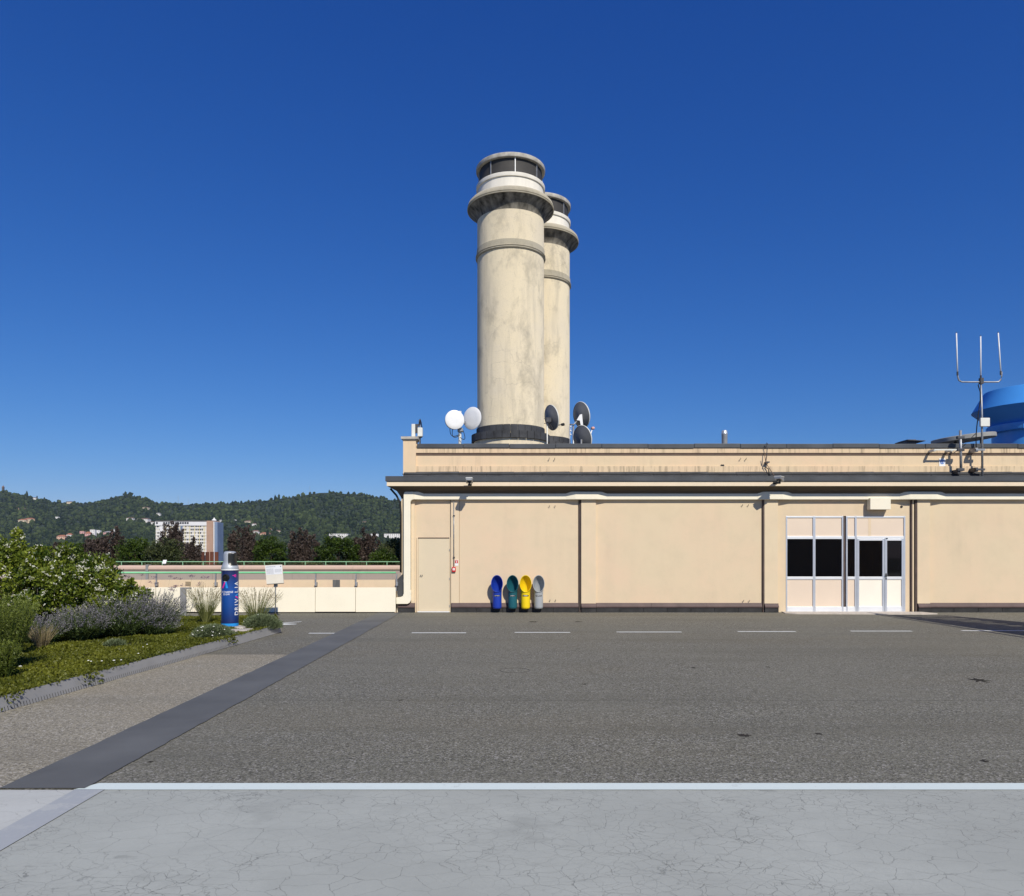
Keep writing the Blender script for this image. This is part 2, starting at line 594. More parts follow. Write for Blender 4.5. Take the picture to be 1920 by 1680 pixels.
GROUND_Z = -28.0
m_city = simple('town_ground', (0.07, 0.075, 0.06), 0.95, 0.35, 0.02)
struct(sheet('ground', -9000, 9000, -3000, 15000, GROUND_Z, m_city))
deck = struct(MB().box(-70, 34, -16, 62, GROUND_Z + 0.01, -0.02).build('roof_slab', m_far_wall))
road = struct(sheet('asphalt', -70, 34, 5.285, 62, 0.0, m_asphalt))
left_asphalt = struct(sheet('asphalt_lane', -16, -3.63, 5.3, 12.15, 0.004, m_asphalt_left))
STRIP_L, STRIP_R = -3.64, -3.03
mstrip = MB()
ys = np.linspace(5.3, 20.4, 240)
vv = []
for y in ys:
    vv.append((STRIP_L + 0.010 * mnoise.noise((y * 3.3, 0, 0)), y, 0.007))
    vv.append((STRIP_R + 0.014 * mnoise.noise((y * 1.1, 5, 0)) + 0.012 * mnoise.noise((y * 6.7, 2, 0)), y, 0.008))
mstrip.add(vv, [(2 * i, 2 * i + 1, 2 * i + 3, 2 * i + 2) for i in range(len(ys) - 1)])
struct(mstrip.build('pavement_strip', m_strip))
struct(sheet('concrete_pavement', -2.88, 34, -16, 5.28, 0.0, m_conc))
struct(sheet('concrete_apron', -70, -3.09, -16, 5.28, 0.0, m_conc_left))
struct(sheet('blue_line', -3.09, -2.88, -16, 5.28, 0.004, m_blue_line))
wl_ = MB().add([(-3.10, 5.275, 0.004), (34, 5.275, 0.004), (34, 5.425, 0.004), (-3.0, 5.425, 0.004)], [(0, 1, 2, 3)])
struct(wl_.build('white_line', m_line))
# dashed line of the parking lane
for (a, b) in ((579, 645), (772, 874), (965, 1069), (1156, 1278), (1383, 1492), (1595, 1710), (1803, 1925), (2020, 2140)):
    y = 15.46 + 0.0004 * (a - 960)
    o = sheet('road_dash', GX(a, y), GX(b, y), y - 0.055, y + 0.055, 0.004, m_dash, road)
# painted arrow beyond the bed
ar = MB()
q = [P(522, 1172, 1), P(566, 1166, 1)]
ar.add([(GX(520, 17.4), 17.3, 0.004), (GX(567, 17.9), 17.75, 0.004), (GX(567, 17.9), 17.87, 0.004), (GX(520, 17.4), 17.45, 0.004)], [(0, 1, 2, 3)])
ar.add([(GX(520, 17.0), 16.95, 0.005), (GX(556, 17.2), 17.15, 0.005), (GX(556, 17.2), 17.25, 0.005), (GX(522, 17.3), 17.40, 0.005)], [(0, 1, 2, 3)])
ar.build('painted_arrow', m_dash, road)
# round cover rim in the asphalt, tar spots
rim = MB()
cx, cy = 0.04, 10.56
rim.lathe([(0.205, 0.0), (0.205, 0.004), (0.212, 0.004), (0.212, 0.0)], (cx, cy, 0), 40, caps=False)
rim.build('cover_rim', simple('cover_rim_iron', (0.085, 0.08, 0.07), 0.8, 0.3, 6), road)
m_tar = simple('tar_spot', (0.038, 0.035, 0.030), 0.95, 0.3, 8, spec=0.1)
for k, (px, py, w) in enumerate(((751, 1313, 7), (280, 1429, 7), (1397, 1379, 15), (1838, 1276, 24), (1846, 1427, 9), (1440, 1251, 7), (1083, 1217, 6),
                                 (964, 1430, 3), (1095, 1283, 7), (1300, 1252, 8), (1535, 1376, 8), (1085, 1166, 9), (1000, 1166, 12))):
    d = gd(py)
    rr = w / F * d
    t = MB()
    nn = 26
    t.add([(GX(px, d) + rr * math.cos(2 * math.pi * i / nn) * (0.62 + 0.75 * mnoise.noise((i * 0.9, k * 3.1, 0.5))),
            d + rr * 1.1 * math.sin(2 * math.pi * i / nn) * (0.62 + 0.75 * mnoise.noise((i * 0.9, k * 3.1, 0.5))), 0.003) for i in range(nn)], [tuple(range(nn))])
    t.build('tar_spot', m_tar, road)

# ------------------------------------------------------------------ the long cream building
YW = 20.588
S = F / YW                                     # 68 pixels per metre on the wall plane


def X(px):
    return (px - 960) / S


def Z(py):
    return EYE + (HY - py) / S


XE = 30.0                                      # where the building ends, out of frame
XL = X(757)
ROOF_Z = 4.25
bld = thing('factory_building', 'long low cream plastered building with dark plinth and roof edge', 'building', (5, YW + 0.1, 0))

# walls with a real opening for the glazed front
wm = MB()
ox0, ox1, oz1 = X(1473.5), X(1697.5), Z(967.5)
T = 0.3
wm.box(XL, ox0, YW, YW + T, 0, 3.72)
wm.box(ox1, XE, YW, YW + T, 0, 3.72)
wm.box(ox0, ox1, YW, YW + T, oz1, 3.72)
wm.box(XL, XL + T, YW + T, 46, 0, ROOF_Z)
wm.box(XE - T, XE, YW + T, 46, 0, ROOF_Z)
wm.box(XL + T, XE - T, 45.7, 46, 0, ROOF_Z)
wm.build('wall', m_wall, bld)
MB().box(XL, XE, YW + T + 0.02, 46, ROOF_Z - 0.25, ROOF_Z - 0.02).build('roof', m_bitumen, bld)
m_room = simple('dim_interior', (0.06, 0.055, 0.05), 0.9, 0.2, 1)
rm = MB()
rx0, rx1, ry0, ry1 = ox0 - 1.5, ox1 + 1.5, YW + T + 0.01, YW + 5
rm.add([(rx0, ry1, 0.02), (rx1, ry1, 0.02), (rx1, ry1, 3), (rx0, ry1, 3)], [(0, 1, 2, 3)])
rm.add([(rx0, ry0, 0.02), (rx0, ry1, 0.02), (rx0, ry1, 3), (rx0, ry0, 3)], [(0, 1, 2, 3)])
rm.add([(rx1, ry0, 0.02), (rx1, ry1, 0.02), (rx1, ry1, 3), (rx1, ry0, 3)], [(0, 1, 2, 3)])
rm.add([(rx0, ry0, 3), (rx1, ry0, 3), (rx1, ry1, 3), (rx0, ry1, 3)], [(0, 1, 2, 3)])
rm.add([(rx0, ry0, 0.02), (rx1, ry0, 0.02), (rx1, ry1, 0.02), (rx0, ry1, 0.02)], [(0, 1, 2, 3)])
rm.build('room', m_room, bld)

# pilasters, standing proud of the wall panels
ZB = Z(1131)
ZT = 3.20
for (a, b, p, zb) in ((845.5, 861, 0.035, ZB), (1089.5, 1117, 0.085, ZB), (1431.5, 1457, 0.085, ZB), (1717, 1741, 0.085, ZB), (771.5, 778, 0.05, Z(1131)), (2060, 2088, 0.085, ZB)):
    MB().box(X(a), X(b), YW - p, YW + 0.01, zb, ZT).build('pilaster', m_pil, bld)
# slim strip between the groove and the first panel
MB().box(X(861.7), X(1083.5), YW - 0.022, YW + 0.01, ZB, ZT).build('wall_panel', m_wall, bld)
MB().box(X(1117.2), X(1427.5), YW - 0.018, YW + 0.01, ZB, ZT).build('wall_panel', m_wall, bld)
# expansion joints and rainwater strips beside pilasters; last one paints the door's shadow line
for (a, b, p, zb) in ((1085.2, 1086.6, 0.05, 0), (1087.9, 1089.3, 0.075, 0), (1428.6, 1431.2, 0.07, 0), (1706.5, 1708.2, 0.05, 0), (1713.3, 1716.6, 0.08, 0), (1709.2, 1712.0, 0.045, 0), (845.0, 845.8, 0.037, Z(1146))):
    MB().box(X(a), X(b), YW - p, YW + 0.005, zb + 0.005, ZT).build('joint_and_shadow_strip', m_joint if (a != 1709.2) else m_pil, bld)

# cream beam with haunches over the pilasters; corner band turning down at the left end
zb0, zb1 = Z(937.2), Z(922.8)
hi, lo = 0.19, 0.13
front = [(X(777.5), hi)]
for (a, b) in ((1078, 1119), (1435, 1464), (1700, 1750), (2050, 2092)):
    front += [(X(a - 18), lo), (X(a), hi), (X(b), hi), (X(b + 18), lo)]
front.insert(1, (X(796), lo))
front.append((XE, lo))
poly = [(x, YW - p) for x, p in front] + [(XE, YW), (X(777.5), YW)]
bm_ = MB()
n = len(poly)
ch = 0.012
bm_.prism_z(poly, zb0, zb1)
bm_.build('beam', m_band, bld, bevel=0.012)
cb = []
zi = Z(937.2)
cb += [(X(777.5), zi), (X(777.5), zb1), (X(762), zb1)]
cb += [(X(759.2), Z(925)), (X(758.6), Z(928)), (X(758.6), Z(1112)), (X(757), Z(1117)), (X(752), Z(1119)), (X(744.5), Z(1119.5)), (X(744.5), Z(1131.6))]
cb += [(X(765.5), Z(1131.6)), (X(769.5), Z(1129.5)), (X(772), Z(1125)), (X(772), Z(1108)), (X(771), Z(1106)), (X(771), Z(944))]
for k in range(1, 7):
    a = R(180 - 15 * k)
    cb.append((X(777.5) + 0.095 * math.cos(a), Z(943.5) + 0.092 * math.sin(a)))
cb[-1] = (X(777.5), zi)
cb = cb[:-1]
MB().prism_y(cb[::-1], YW - hi, YW - 0.004).build('corner_band', m_band, bld, bevel=0.01)
# narrow return of the corner behind the band, with the dark down-pipe
MB().box(X(753), X(757) - 0.002, YW - 0.06, YW + 0.4, 0.9, 3.2).build('corner_return', m_wall, bld)
dp = MB()
dp.tube([(X(733), 20.5, 3.40), (X(744), 20.5, 3.22), (X(751), 20.52, 3.02), (X(752.2), 20.52, 2.7), (X(752.2), 20.52, 1.1)], 0.028, 8)
dp.build('downpipe', m_black, bld, smooth=True)
MB().prism_y([(X(746), Z(1086)), (X(756), Z(1076)), (X(757.5), Z(1113)), (X(753.5), Z(1118)), (X(747), Z(1117))][::-1], YW - 0.10, YW - 0.03).build('rubber_flashing', m_bitumen, bld)
MB().box(X(744.5), XL - 0.003, YW - 0.03, YW + 0.25, 0, Z(1092)).build('corner_block', m_band, bld)

# cornice: profile swept along the front and round the left corner
def sweep(prof, name, mat, smooth=False):
    """prof: (outward offset, z); runs from the right end along the front to the corner, then back along the left side"""
    m = MB()
    k = len(prof)
    for (px_, py_, dx, dy) in ((XE, YW, 0, -1.06), (XL, YW, -1, -1.06), (XL, 46.0, -1, 0)):
        m.v += [(px_ + dx * o, py_ + dy * o, z) for o, z in prof]
    for s in range(2):
        for i in range(k - 1):
            m.f.append((s * k + i, s * k + i + 1, (s + 1) * k + i + 1, (s + 1) * k + i))
    return m.build(name, mat, bld, smooth)


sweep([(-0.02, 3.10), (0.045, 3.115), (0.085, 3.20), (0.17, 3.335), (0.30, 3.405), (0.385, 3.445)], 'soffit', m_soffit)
sweep([(0.37, 3.440), (0.398, 3.446), (0.398, 3.566), (0.30, 3.570)], 'fascia', m_fascia)
sweep([(0.25, 3.572), (0.428, 3.574), (0.430, 3.585), (0.430, 3.705), (0.40, 3.712), (-0.02, 3.745)], 'gutter_edge', m_coping)
# frieze behind the beam, in the shade of the cornice
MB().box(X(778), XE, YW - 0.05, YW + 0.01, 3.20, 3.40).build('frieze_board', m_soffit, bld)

# attic storey
YA = YW + 0.03
MB().box(XL, XE, YA, YA + 0.3, 3.70, 4.64).build('attic_wall', m_attic, bld)
MB().box(X(780), XE, YA - 0.045, YA + 0.01, Z(849.2), Z(840)).build('attic_frieze', m_frieze, bld)
MB().box(X(780), XE, YA - 0.030, YA + 0.005, Z(850.8), Z(849.2)).build('attic_moulding_shadow', m_trim_shadow_brown, bld)  # dark strip painted in as the shadow of the moulding ledge
MB().box(X(780), XE, YA - 0.018, YA + 0.005, Z(853.2), Z(851.6)).build('attic_moulding_shadow', m_trim_shadow_brown, bld)  # second ledge shadow, likewise a brown strip
MB().box(XL + 0.002, XE, YA - 0.03, YA + 0.005, Z(888), Z(874)).build('attic_base', m_frieze, bld)
MB().box(X(756), X(780), YA - 0.05, YA + 0.36, 3.72, Z(824)).build('corner_pier', m_attic, bld)
cp = MB()
cp.box(X(752.5), X(784.5), YA - 0.11, YA + 0.42, Z(823.5), Z(819))
cp.box(X(754.5), X(782), YA - 0.08, YA + 0.39, Z(825.5), Z(823.5))
cp.build('pier_cap', m_rim, bld)
# coping sheets, lapped one by one
xs = 782.0
i = 0
while X(xs) < XE - 0.2:
    w = 86.5
    dz = 0.006 * math.sin(i * 2.3)
    sh = MB().box(X(xs) + 0.004, X(xs + w) - 0.004, YA - 0.075 - 0.004 * (i % 2), YA + 0.36, Z(840.2) + dz, Z(832.3) + dz)
    sh.build('coping_sheet', m_coping, bld, bevel=0.006)
    xs += w
    i += 1
# roofing felt upstand behind the gutter: strip by strip, slightly uneven
xs = 757.5
i = 0
while X(xs) < XE - 0.3:
    w = 51.8
    j = 0.02 * mnoise.noise((i * 3.3, 0, 0))
    MB().add([(X(xs) + 0.003, YA - 0.20, 3.745), (X(xs + w) - 0.003, YA - 0.20, 3.745), (X(xs + w) - 0.003, YA - 0.036, Z(884.6) + j), (X(xs) + 0.003, YA - 0.036, Z(884.9) + 0.6 * j),
              (X(xs) + 0.003, YA - 0.01, 3.71), (X(xs + w) - 0.003, YA - 0.01, 3.71)],
             [(0, 1, 2, 3), (0, 4, 5, 1), (1, 5, 2), (0, 3, 4), (3, 2, 5, 4)]).build('roofing_strip', m_bitumen, bld)
    xs += w
    i += 1
# cable lying along the felt
pts = []
for i in range(120):
    x = XL - 0.02 + (XE - XL) * i / 119
    pts.append((x, YA - 0.155, 3.80 + 0.014 * mnoise.noise((x * 0.9, 3, 0)) + 0.01 * mnoise.noise((x * 2.9, 9, 0))))
MB().tube(pts, 0.012, 6).build('roof_cable', m_black, bld, smooth=True)
# outlet holes behind the gutter
for px in (805, 1090, 1398, 1737):
    c = MB()
    c.lathe([(0.045, 0.0), (0.04, 0.03), (0.02, 0.05)], (X(px), YA - 0.26, 3.70), 12)
    c.build('roof_outlet', m_black, bld)

# plinth of dark stones with a brown cap, block by block
for (a, b, p) in ((846.5, 1084.5, 0.055), (1089.5, 1117, 0.115), (1117.5, 1427.5, 0.055), (1431.5, 1457.5, 0.115), (1718, 1741, 0.115), (1741.5, 2058, 0.055), (2060, 2088, 0.115), (2088.5, 2500, 0.055), (747.5, 778.5, 0.10)):
    zt, zm = Z(1130.3), Z(1138.6)
    step = 46 if b - a > 60 else b - a
    k = max(1, round((b - a) / step))
    for i in range(k):
        xa, xb = X(a + (b - a) * i / k) + 0.003, X(a + (b - a) * (i + 1) / k) - 0.003
        j = 0.006 * mnoise.noise((i * 5.7 + a, 1, 0))
        MB().box(xa, xb, YW - p - j, YW + 0.004, -0.01, zm - 0.002).build('plinth_stone', m_plinth, bld, bevel=0.004)
    k2 = max(1, round((b - a) / 95))
    for i in range(k2):
        xa, xb = X(a + (b - a) * i / k2) + 0.002, X(a + (b - a) * (i + 1) / k2) - 0.002
        MB().add([(xa, YW - p - 0.022, zm), (xb, YW - p - 0.022, zm), (xb, YW - p - 0.022, zm + 0.03), (xa, YW - p - 0.022, zm + 0.03), (xb, YW - 0.02 - p * 0.5, zt), (xa, YW - 0.02 - p * 0.5, zt),
                  (xa, YW + 0.004, zm), (xb, YW + 0.004, zm), (xb, YW + 0.004, zt), (xa, YW + 0.004, zt)],
                 [(0, 1, 2, 3), (3, 2, 4, 5), (5, 4, 8, 9), (0, 6, 7, 1), (0, 3, 5, 9, 6), (1, 7, 8, 4, 2)]).build('plinth_cap', m_plinth_cap, bld)

# plain service door
dr = MB().box(X(784.5), X(842.5), YW - 0.012, YW + 0.003, Z(1145.6), Z(1010)).build('door', m_door, bld, bevel=0.003)
fr = MB()
fr.box(X(781.5), X(784.0), YW - 0.03, YW + 0.003, Z(1147.6), Z(1007.6))
fr.box(X(842.9), X(844.6), YW - 0.02, YW + 0.003, Z(1147.6), Z(1007.6))
fr.build('door_frame', m_pil, dr)
MB().box(X(784.0), X(842.9), YW - 0.026, YW + 0.003, Z(1009.2), Z(1007.8)).build('door_head_shadow', m_trim_shadow_brown, dr)  # brown strip drawn as the shadow line above the door leaf
MB().box(X(783.2), X(842.9), YW - 0.05, YW + 0.003, 0.004, Z(1146.1)).build('door_sill', m_white, dr)
for px in (789.2, 792.2):
    MB().lathe([(0.012, 0), (0.012, 0.03)], (X(px), YW - 0.04, Z(1078.4)), 10, mat=Matrix.Rotation(R(90), 3, 'X')).build('lock_cylinder', m_dark_metal, dr)
for py in (1031, 1085, 1136):
    MB().box(X(842.6), X(843.6), YW - 0.035, YW, Z(py + 2), Z(py - 2)).build('hinge', m_grey_metal, dr)

# glazed front: aluminium frame, infill panels, dark panes, a double door
YF = YW + 0.02


def fbox(name, a, b, top, bot, mat, y0=-0.03, y1=0.03, parent=None, bev=0.003):
    return MB().box(X(a), X(b), YF + y0, YF + y1, Z(bot), Z(top)).build(name, mat, parent or bld, bevel=bev)


sf = fbox('shopfront', 1473.5, 1476, 967.7, 1147.6, m_alu)
for (a, b) in ((1524, 1528.8), (1578.2, 1581.0), (1586.2, 1589.0), (1602.6, 1606.2), (1694.6, 1697.4)):
    fbox('mullion', a, b, 967.7, 1147.6, m_alu, parent=sf)
fbox('dark_post', 1581.3, 1585.9, 968.2, 1138.0, m_joint, 0.0, 0.05, sf)
segs = ((1476, 1524), (1528.8, 1578.2), (1589, 1602.6))
for (a, b) in segs:
    fbox('transom', a, b, 967.7, 970.6, m_alu_lit, -0.028, 0.028, sf)
    fbox('transom', a, b, 1005.2, 1010.6, m_alu_lit, -0.028, 0.028, sf)
    fbox('transom', a, b, 1081.2, 1086.4, m_alu_lit, -0.028, 0.028, sf)
    fbox('kick_plate', a, b, 1137.6, 1147.6, m_alu_lit, -0.032, 0.028, sf)
    fbox('infill_panel', a, b, 970.6, 1005.2, m_panel_pink, -0.006, 0.012, sf, 0)
    fbox('infill_panel', a, b, 1086.4, 1137.6, m_panel_pink, -0.006, 0.012, sf, 0)
    fbox('pane', a, b, 1010.6, 1081.2, m_glass, 0.0, 0.008, sf, 0)
fbox('kick_plate', 1581.0, 1586.2, 1138.0, 1147.6, m_alu_lit, -0.032, 0.028, sf)
fbox('transom', 1606.2, 1694.6, 967.7, 970.6, m_alu_lit, -0.028, 0.028, sf)
fbox('transom', 1606.2, 1694.6, 1005.2, 1009.4, m_alu_lit, -0.028, 0.028, sf)
fbox('infill_panel', 1606.2, 1694.6, 970.6, 1005.2, m_panel_pink, -0.006, 0.012, sf, 0)
fbox('panel_tape', 1628.5, 1633.5, 971.4, 1004.8, m_pil, -0.009, -0.0065, sf, 0)
for (a, b) in ((1606.6, 1658.2), (1658.9, 1694.2)):
    dl = fbox('door_leaf', a, a + 4.0, 1009.6, 1147.2, m_alu, -0.036, 0.02)
    fbox('stile', b - 4.0, b, 1009.6, 1147.2, m_alu, -0.036, 0.02, dl)
    fbox('rail', a + 4, b - 4, 1009.6, 1013.6, m_alu_lit, -0.034, 0.02, dl)
    fbox('rail', a + 4, b - 4, 1081.2, 1086.4, m_alu_lit, -0.034, 0.02, dl)
    fbox('rail', a + 4, b - 4, 1137.2, 1147.2, m_alu_lit, -0.034, 0.02, dl)
    fbox('pane', a + 4, b - 4, 1013.6, 1081.2, m_glass, -0.006, 0.002, dl, 0)
    fbox('infill_panel', a + 4, b - 4, 1086.4, 1137.2, m_panel_white, -0.012, 0.002, dl, 0)
    if a > 1650:
        hd = MB()
        hd.tube([P(1660.8, 1078.5, YF - 0.036), P(1660.8, 1078.5, YF - 0.085), P(1665.5, 1079, YF - 0.09)], 0.010, 8)
        hd.box(X(1659.8), X(1661.9), YF - 0.045, YF - 0.034, Z(1082), Z(1075))
        hd.build('handle', m_black, dl)
        fbox('lock', 1659.8, 1662.0, 1083.6, 1086.6, m_dark_metal, -0.045, -0.034, dl, 0)
        fbox('door_closer', 1660.2, 1664, 1008.6, 1010.0, m_black, -0.05, -0.036, dl, 0)
st = MB()
st.prism_z([(X(1466), YW + 0.02), (X(1460), 20.10), (X(1475), 19.95), (X(1700), 19.80), (X(1733), 19.95), (X(1724), YW - 0.10), (X(1699), YW - 0.09), (X(1699), YW + 0.02)][::-1], 0.0, 0.022)
st.build('door_step', m_stone, bld)

# small wall fittings on the building
mh = m_dark_metal
for (px, py) in ((1030, 950), (1040.5, 950), (1029.5, 861), (1040, 861), (1391, 948), (1402, 948), (1388, 861), (1398.5, 861), (1031, 1126), (1041.5, 1126), (1393, 1127), (1404, 1127)):
    ya = YW if py > 900 else YA
    k = MB()
    k.tube([(X(px), ya + 0.01, Z(py)), (X(px), ya - 0.07, Z(py)), (X(px), ya - 0.075, Z(py) + 0.035)], 0.008, 6)
    k.build('wall_hook', mh, bld)
MB().lathe([(0.035, 0), (0.03, 0.02), (0.012, 0.025)], (X(1690.2), YW, Z(950)), 16, mat=Matrix.Rotation(R(90), 3, 'X')).build('vent_hole', m_black, bld)
for px in (1353.5, 1356.5):
    MB().lathe([(0.03, 0), (0.028, 0.02)], (X(px), YA, Z(872.6)), 14, mat=Matrix.Rotation(R(90), 3, 'X')).build('vent_hole', m_black, bld)
# hole plate and boxed-in shutter housing under the beam
hb = MB().box(X(1624.5), X(1662.5), YW - 0.225, YW - 0.02, Z(956.0), Z(935)).build('wall_box', m_band, None, bevel=0.006)
tag(hb, 'cream square box hanging under the beam above the glazed entrance', 'wall box')
# ------------------------------------------------------------------ chimneys on the roof
def chimney(cx, cy, label, first):
    root = thing('chimney', label, 'chimney', (cx, cy, ROOF_Z), 'round concrete chimneys on the roof')
    c = (cx, cy, 0)

    def turn(name, prof, mat, n=96, caps=False, parent=root, sharp=35):
        return MB().lathe(prof, c, n, caps=caps).build(name, mat, parent, smooth=True, sharp=sharp)

    turn('base_drum', [(1.47, ROOF_Z - 0.1), (1.47, 6.03)], m_chim, caps=True)
    # base ring and course above it, stone by stone
    nst = 30
    for k in range(nst):
        a0, a1 = 2 * math.pi * k / nst + 0.006, 2 * math.pi * (k + 1) / nst - 0.006
        dr = 0.012 * mnoise.noise((k * 2.7, cy, 0))
        for (ri, ro, z0, z1) in ((1.40, 1.57 + dr, 6.02, 6.30), (1.30, 1.372 + dr, 6.305, 6.56)):
            mm = MB()
            m = 4
            for r, z in ((ri, z0), (ro, z0), (ro, z1), (ri, z1)):
                for i in range(m + 1):
                    t = a0 + (a1 - a0) * i / m
                    mm.v.append((cx + r * math.sin(t), cy - r * math.cos(t), z))
            w = m + 1
            for s in range(4):
                s2 = (s + 1) % 4
                for i in range(m):
                    mm.f.append((s * w + i, s * w + i + 1, s2 * w + i + 1, s2 * w + i))
            mm.f += [(0, w, 2 * w, 3 * w), (m, m + 3 * w, m + 2 * w, m + w)]
            mm.build('base_stone', m_slate, root)
    turn('shaft', [(1.335, 6.02), (1.339, 10.0), (1.335, 13.36)], m_chim, 96)
    turn('moulding', [(1.335, 13.345), (1.385, 13.35), (1.405, 13.375), (1.385, 13.40), (1.372, 13.402), (1.372, 13.43), (1.395, 13.435), (1.40, 13.455), (1.37, 13.475), (1.36, 13.69), (1.338, 13.70)], m_chim_dirty)
    turn('upper_shaft', [(1.337, 13.69), (1.337, 14.86)], m_chim)
    cov = [(1.338, 14.84)]
    for k in range(1, 13):
        t = k / 12
        cov.append((1.338 + 0.372 * (t ** 1.35), 14.84 + 0.46 * (t ** 0.82)))
    turn('cove', cov, m_chim_under)
    turn('collar', [(1.708, 15.298), (1.735, 15.30), (1.74, 15.335), (1.715, 15.345), (1.715, 15.365), (1.735, 15.372), (1.733, 15.40), (1.70, 15.50), (1.62, 15.585), (1.30, 15.66)], m_chim_dirty)
    turn('neck', [(1.325, 15.60), (1.325, 16.105)], m_chim_white)
    turn('lower_ring', [(1.30, 16.10), (1.372, 16.10), (1.378, 16.12), (1.378, 16.235), (1.36, 16.25), (1.27, 16.25)], m_chim_white)
    turn('louvre_drum', [(1.25, 16.24), (1.25, 16.86)], m_mesh)
    for k in range(8):
        t = R(8 + 45 * k)
        d = Vector((math.sin(t), -math.cos(t), 0))
        s = Vector((math.cos(t), math.sin(t), 0))
        MB().obox(Vector((cx, cy, 16.545)) + d * 1.275, s * 0.016, d * 0.02, (0, 0, 0.305)).build('post', m_white if k == 0 else m_grey_metal, root)
    turn('cap_ring', [(1.22, 16.835), (1.372, 16.84), (1.385, 16.87), (1.385, 16.975), (1.37, 16.995), (1.2, 17.0), (0.01, 17.03)], m_rim)
    return root


chimney(-0.055, 30.0, 'nearer and larger looking round concrete chimney with flared collar', True)
chimney(1.235, 33.35, 'farther round concrete chimney half hidden behind the nearer one', False).location.z += 0.075

# ------------------------------------------------------------------ things on the roof
def drum_dish(px, py, Y, r, yaw, pitch, depth, label):
    o = P(px, py, Y)
    root = thing('drum_antenna', label, 'antenna', o)
    M3 = Matrix.Rotation(R(yaw), 3, 'Z') @ Matrix.Rotation(R(90 - pitch), 3, 'X')
    MB().lathe([(r * 0.55, -depth - 0.06), (r * 0.98, -depth + 0.02), (r, 0.0)], o, 40, mat=M3, caps=True).build('shroud', m_grey_metal, root, smooth=True, sharp=30)
    MB().lathe([(r * 1.01, -0.012), (r * 1.02, 0.012), (r * 0.985, 0.02), (r * 0.6, 0.03), (0.002, 0.034)], o, 40, mat=M3, caps=False).build('radome', m_white, root, smooth=True, sharp=40)
    return root, M3


YD = 22.0
d1, M1 = drum_dish(852.5, 787, YD, 0.278, 14, 0, 0.15, 'left one of two white drum antennas beside the chimney foot')
d2, M2 = drum_dish(885.5, 784.5, YD + 0.35, 0.335, -36, 0, 0.03, 'right one of two white drum antennas, overlapping the chimney foot')
pm = thing('antenna_pole', 'cream pole carrying the white drum antennas', 'antenna pole', (GX(862.3, YD + 0.25), YD + 0.25, ROOF_Z))
MB().tube([(GX(862.3, YD + 0.25), YD + 0.25, ROOF_Z - 0.05), (GX(862.3, YD + 0.25), YD + 0.25, GZ(768, YD))], 0.046, 14).build('pole', m_offwhite, pm, smooth=True, sharp=40)
br = MB()
br.box(GX(852, YD), GX(888, YD), YD + 0.46, YD + 0.52, GZ(789, YD), GZ(785, YD))
br.box(GX(857, YD), GX(867, YD), YD + 0.14, YD + 0.34, GZ(807, YD), GZ(801, YD))
br.build('bracket', m_grey_metal, pm)
for k, (a, b, cdir) in enumerate(((843, 800, -1), (848, 802, -1), (868, 806, 1))):
    pts = []
    for i in range(13):
        t = i / 12
        pts.append((GX(a + cdir * 6 * math.sin(t * 3.14) + (862 - a) * t, YD), YD + 0.12, GZ(b + 13 * math.sin(t * 2.6) + 6 * t, YD)))
    MB().tube(pts, 0.011, 6).build('cable', m_black, pm, smooth=True)


def offset_dish(px, py, Y, rh, rw, label, arm, tint, backlit_side=1):
    """dish seen from behind at a slant; arm = feed arm end in pixels"""
    o = P(px, py, Y)
    root = thing('satellite_dish', label, 'satellite dish', o)
    ang = math.degrees(math.acos(min(1, rw / rh)))
    M3 = Matrix.Rotation(R(180 - ang), 3, 'Z') @ Matrix.Rotation(R(90 - 12), 3, 'X')
    prof = [(0.002, -0.30 * rh), (rh * 0.3, -0.27 * rh), (rh * 0.55, -0.20 * rh), (rh * 0.62, -0.165 * rh), (rh * 0.8, -0.10 * rh), (rh, 0.0)]
    MB().lathe(prof + [(rh * 0.985, 0.012), (rh * 0.6, -0.15 * rh), (0.002, -0.26 * rh)], o, 40, mat=M3, caps=False).build('dish', tint, root, smooth=True, sharp=50)
    MB().lathe([(rh * 0.99, -0.012), (rh * 1.02, 0.0), (rh * 1.01, 0.022), (rh * 0.97, 0.015)], o, 40, mat=M3, caps=False).build('rim', m_offwhite, root, smooth=True, sharp=40)
    if arm:
        e = P(arm[0], arm[1], Y + 0.02)
        s = o + M3 @ Vector((0.0, rh * 0.75, 0.0)) if False else P(px + rw * F / Y * 0.55, py + rh * F / Y * 0.62, Y)
        MB().tube([s, e], 0.016, 8).build('feed_arm', arm[2], root, smooth=True)
        MB().lathe([(0.02, -0.05), (0.045, -0.04), (0.05, 0.05), (0.03, 0.06)], e, 14, mat=M3).build('feed_horn', arm[3], root, smooth=True, sharp=40)
    return root, M3, o


m_dish_grey = simple('grey_dish_paint', (0.17, 0.17, 0.165), 0.5, 0.12, 4)
m_dish_dark = simple('dark_dish_paint', (0.125, 0.127, 0.128), 0.5, 0.12, 4)
m_pinkish = simple('faded_red_plastic', (0.72, 0.40, 0.33), 0.5, 0.15, 9)
Y3 = 25.0
r3, M3_, o3 = offset_dish(1034, 783, Y3, 0.425, 0.20, 'grey satellite dish seen from behind, in front of the chimneys', (1055, 796, m_dark_metal, m_black), m_dish_grey)
mk = MB()
mk.box(GX(1024, Y3), GX(1033, Y3), Y3 - 0.22, Y3 - 0.12, GZ(793, Y3), GZ(785, Y3))
mk.tube([P(1020, 785, Y3 - 0.2), P(1031, 787, Y3 - 0.2)], 0.012, 6)
mk.tube([P(1020, 794, Y3 - 0.2), P(1031, 793, Y3 - 0.2)], 0.012, 6)
mk.tube([P(1028, 790, Y3 - 0.15), P(1037, 806, Y3 - 0.02)], 0.02, 8)
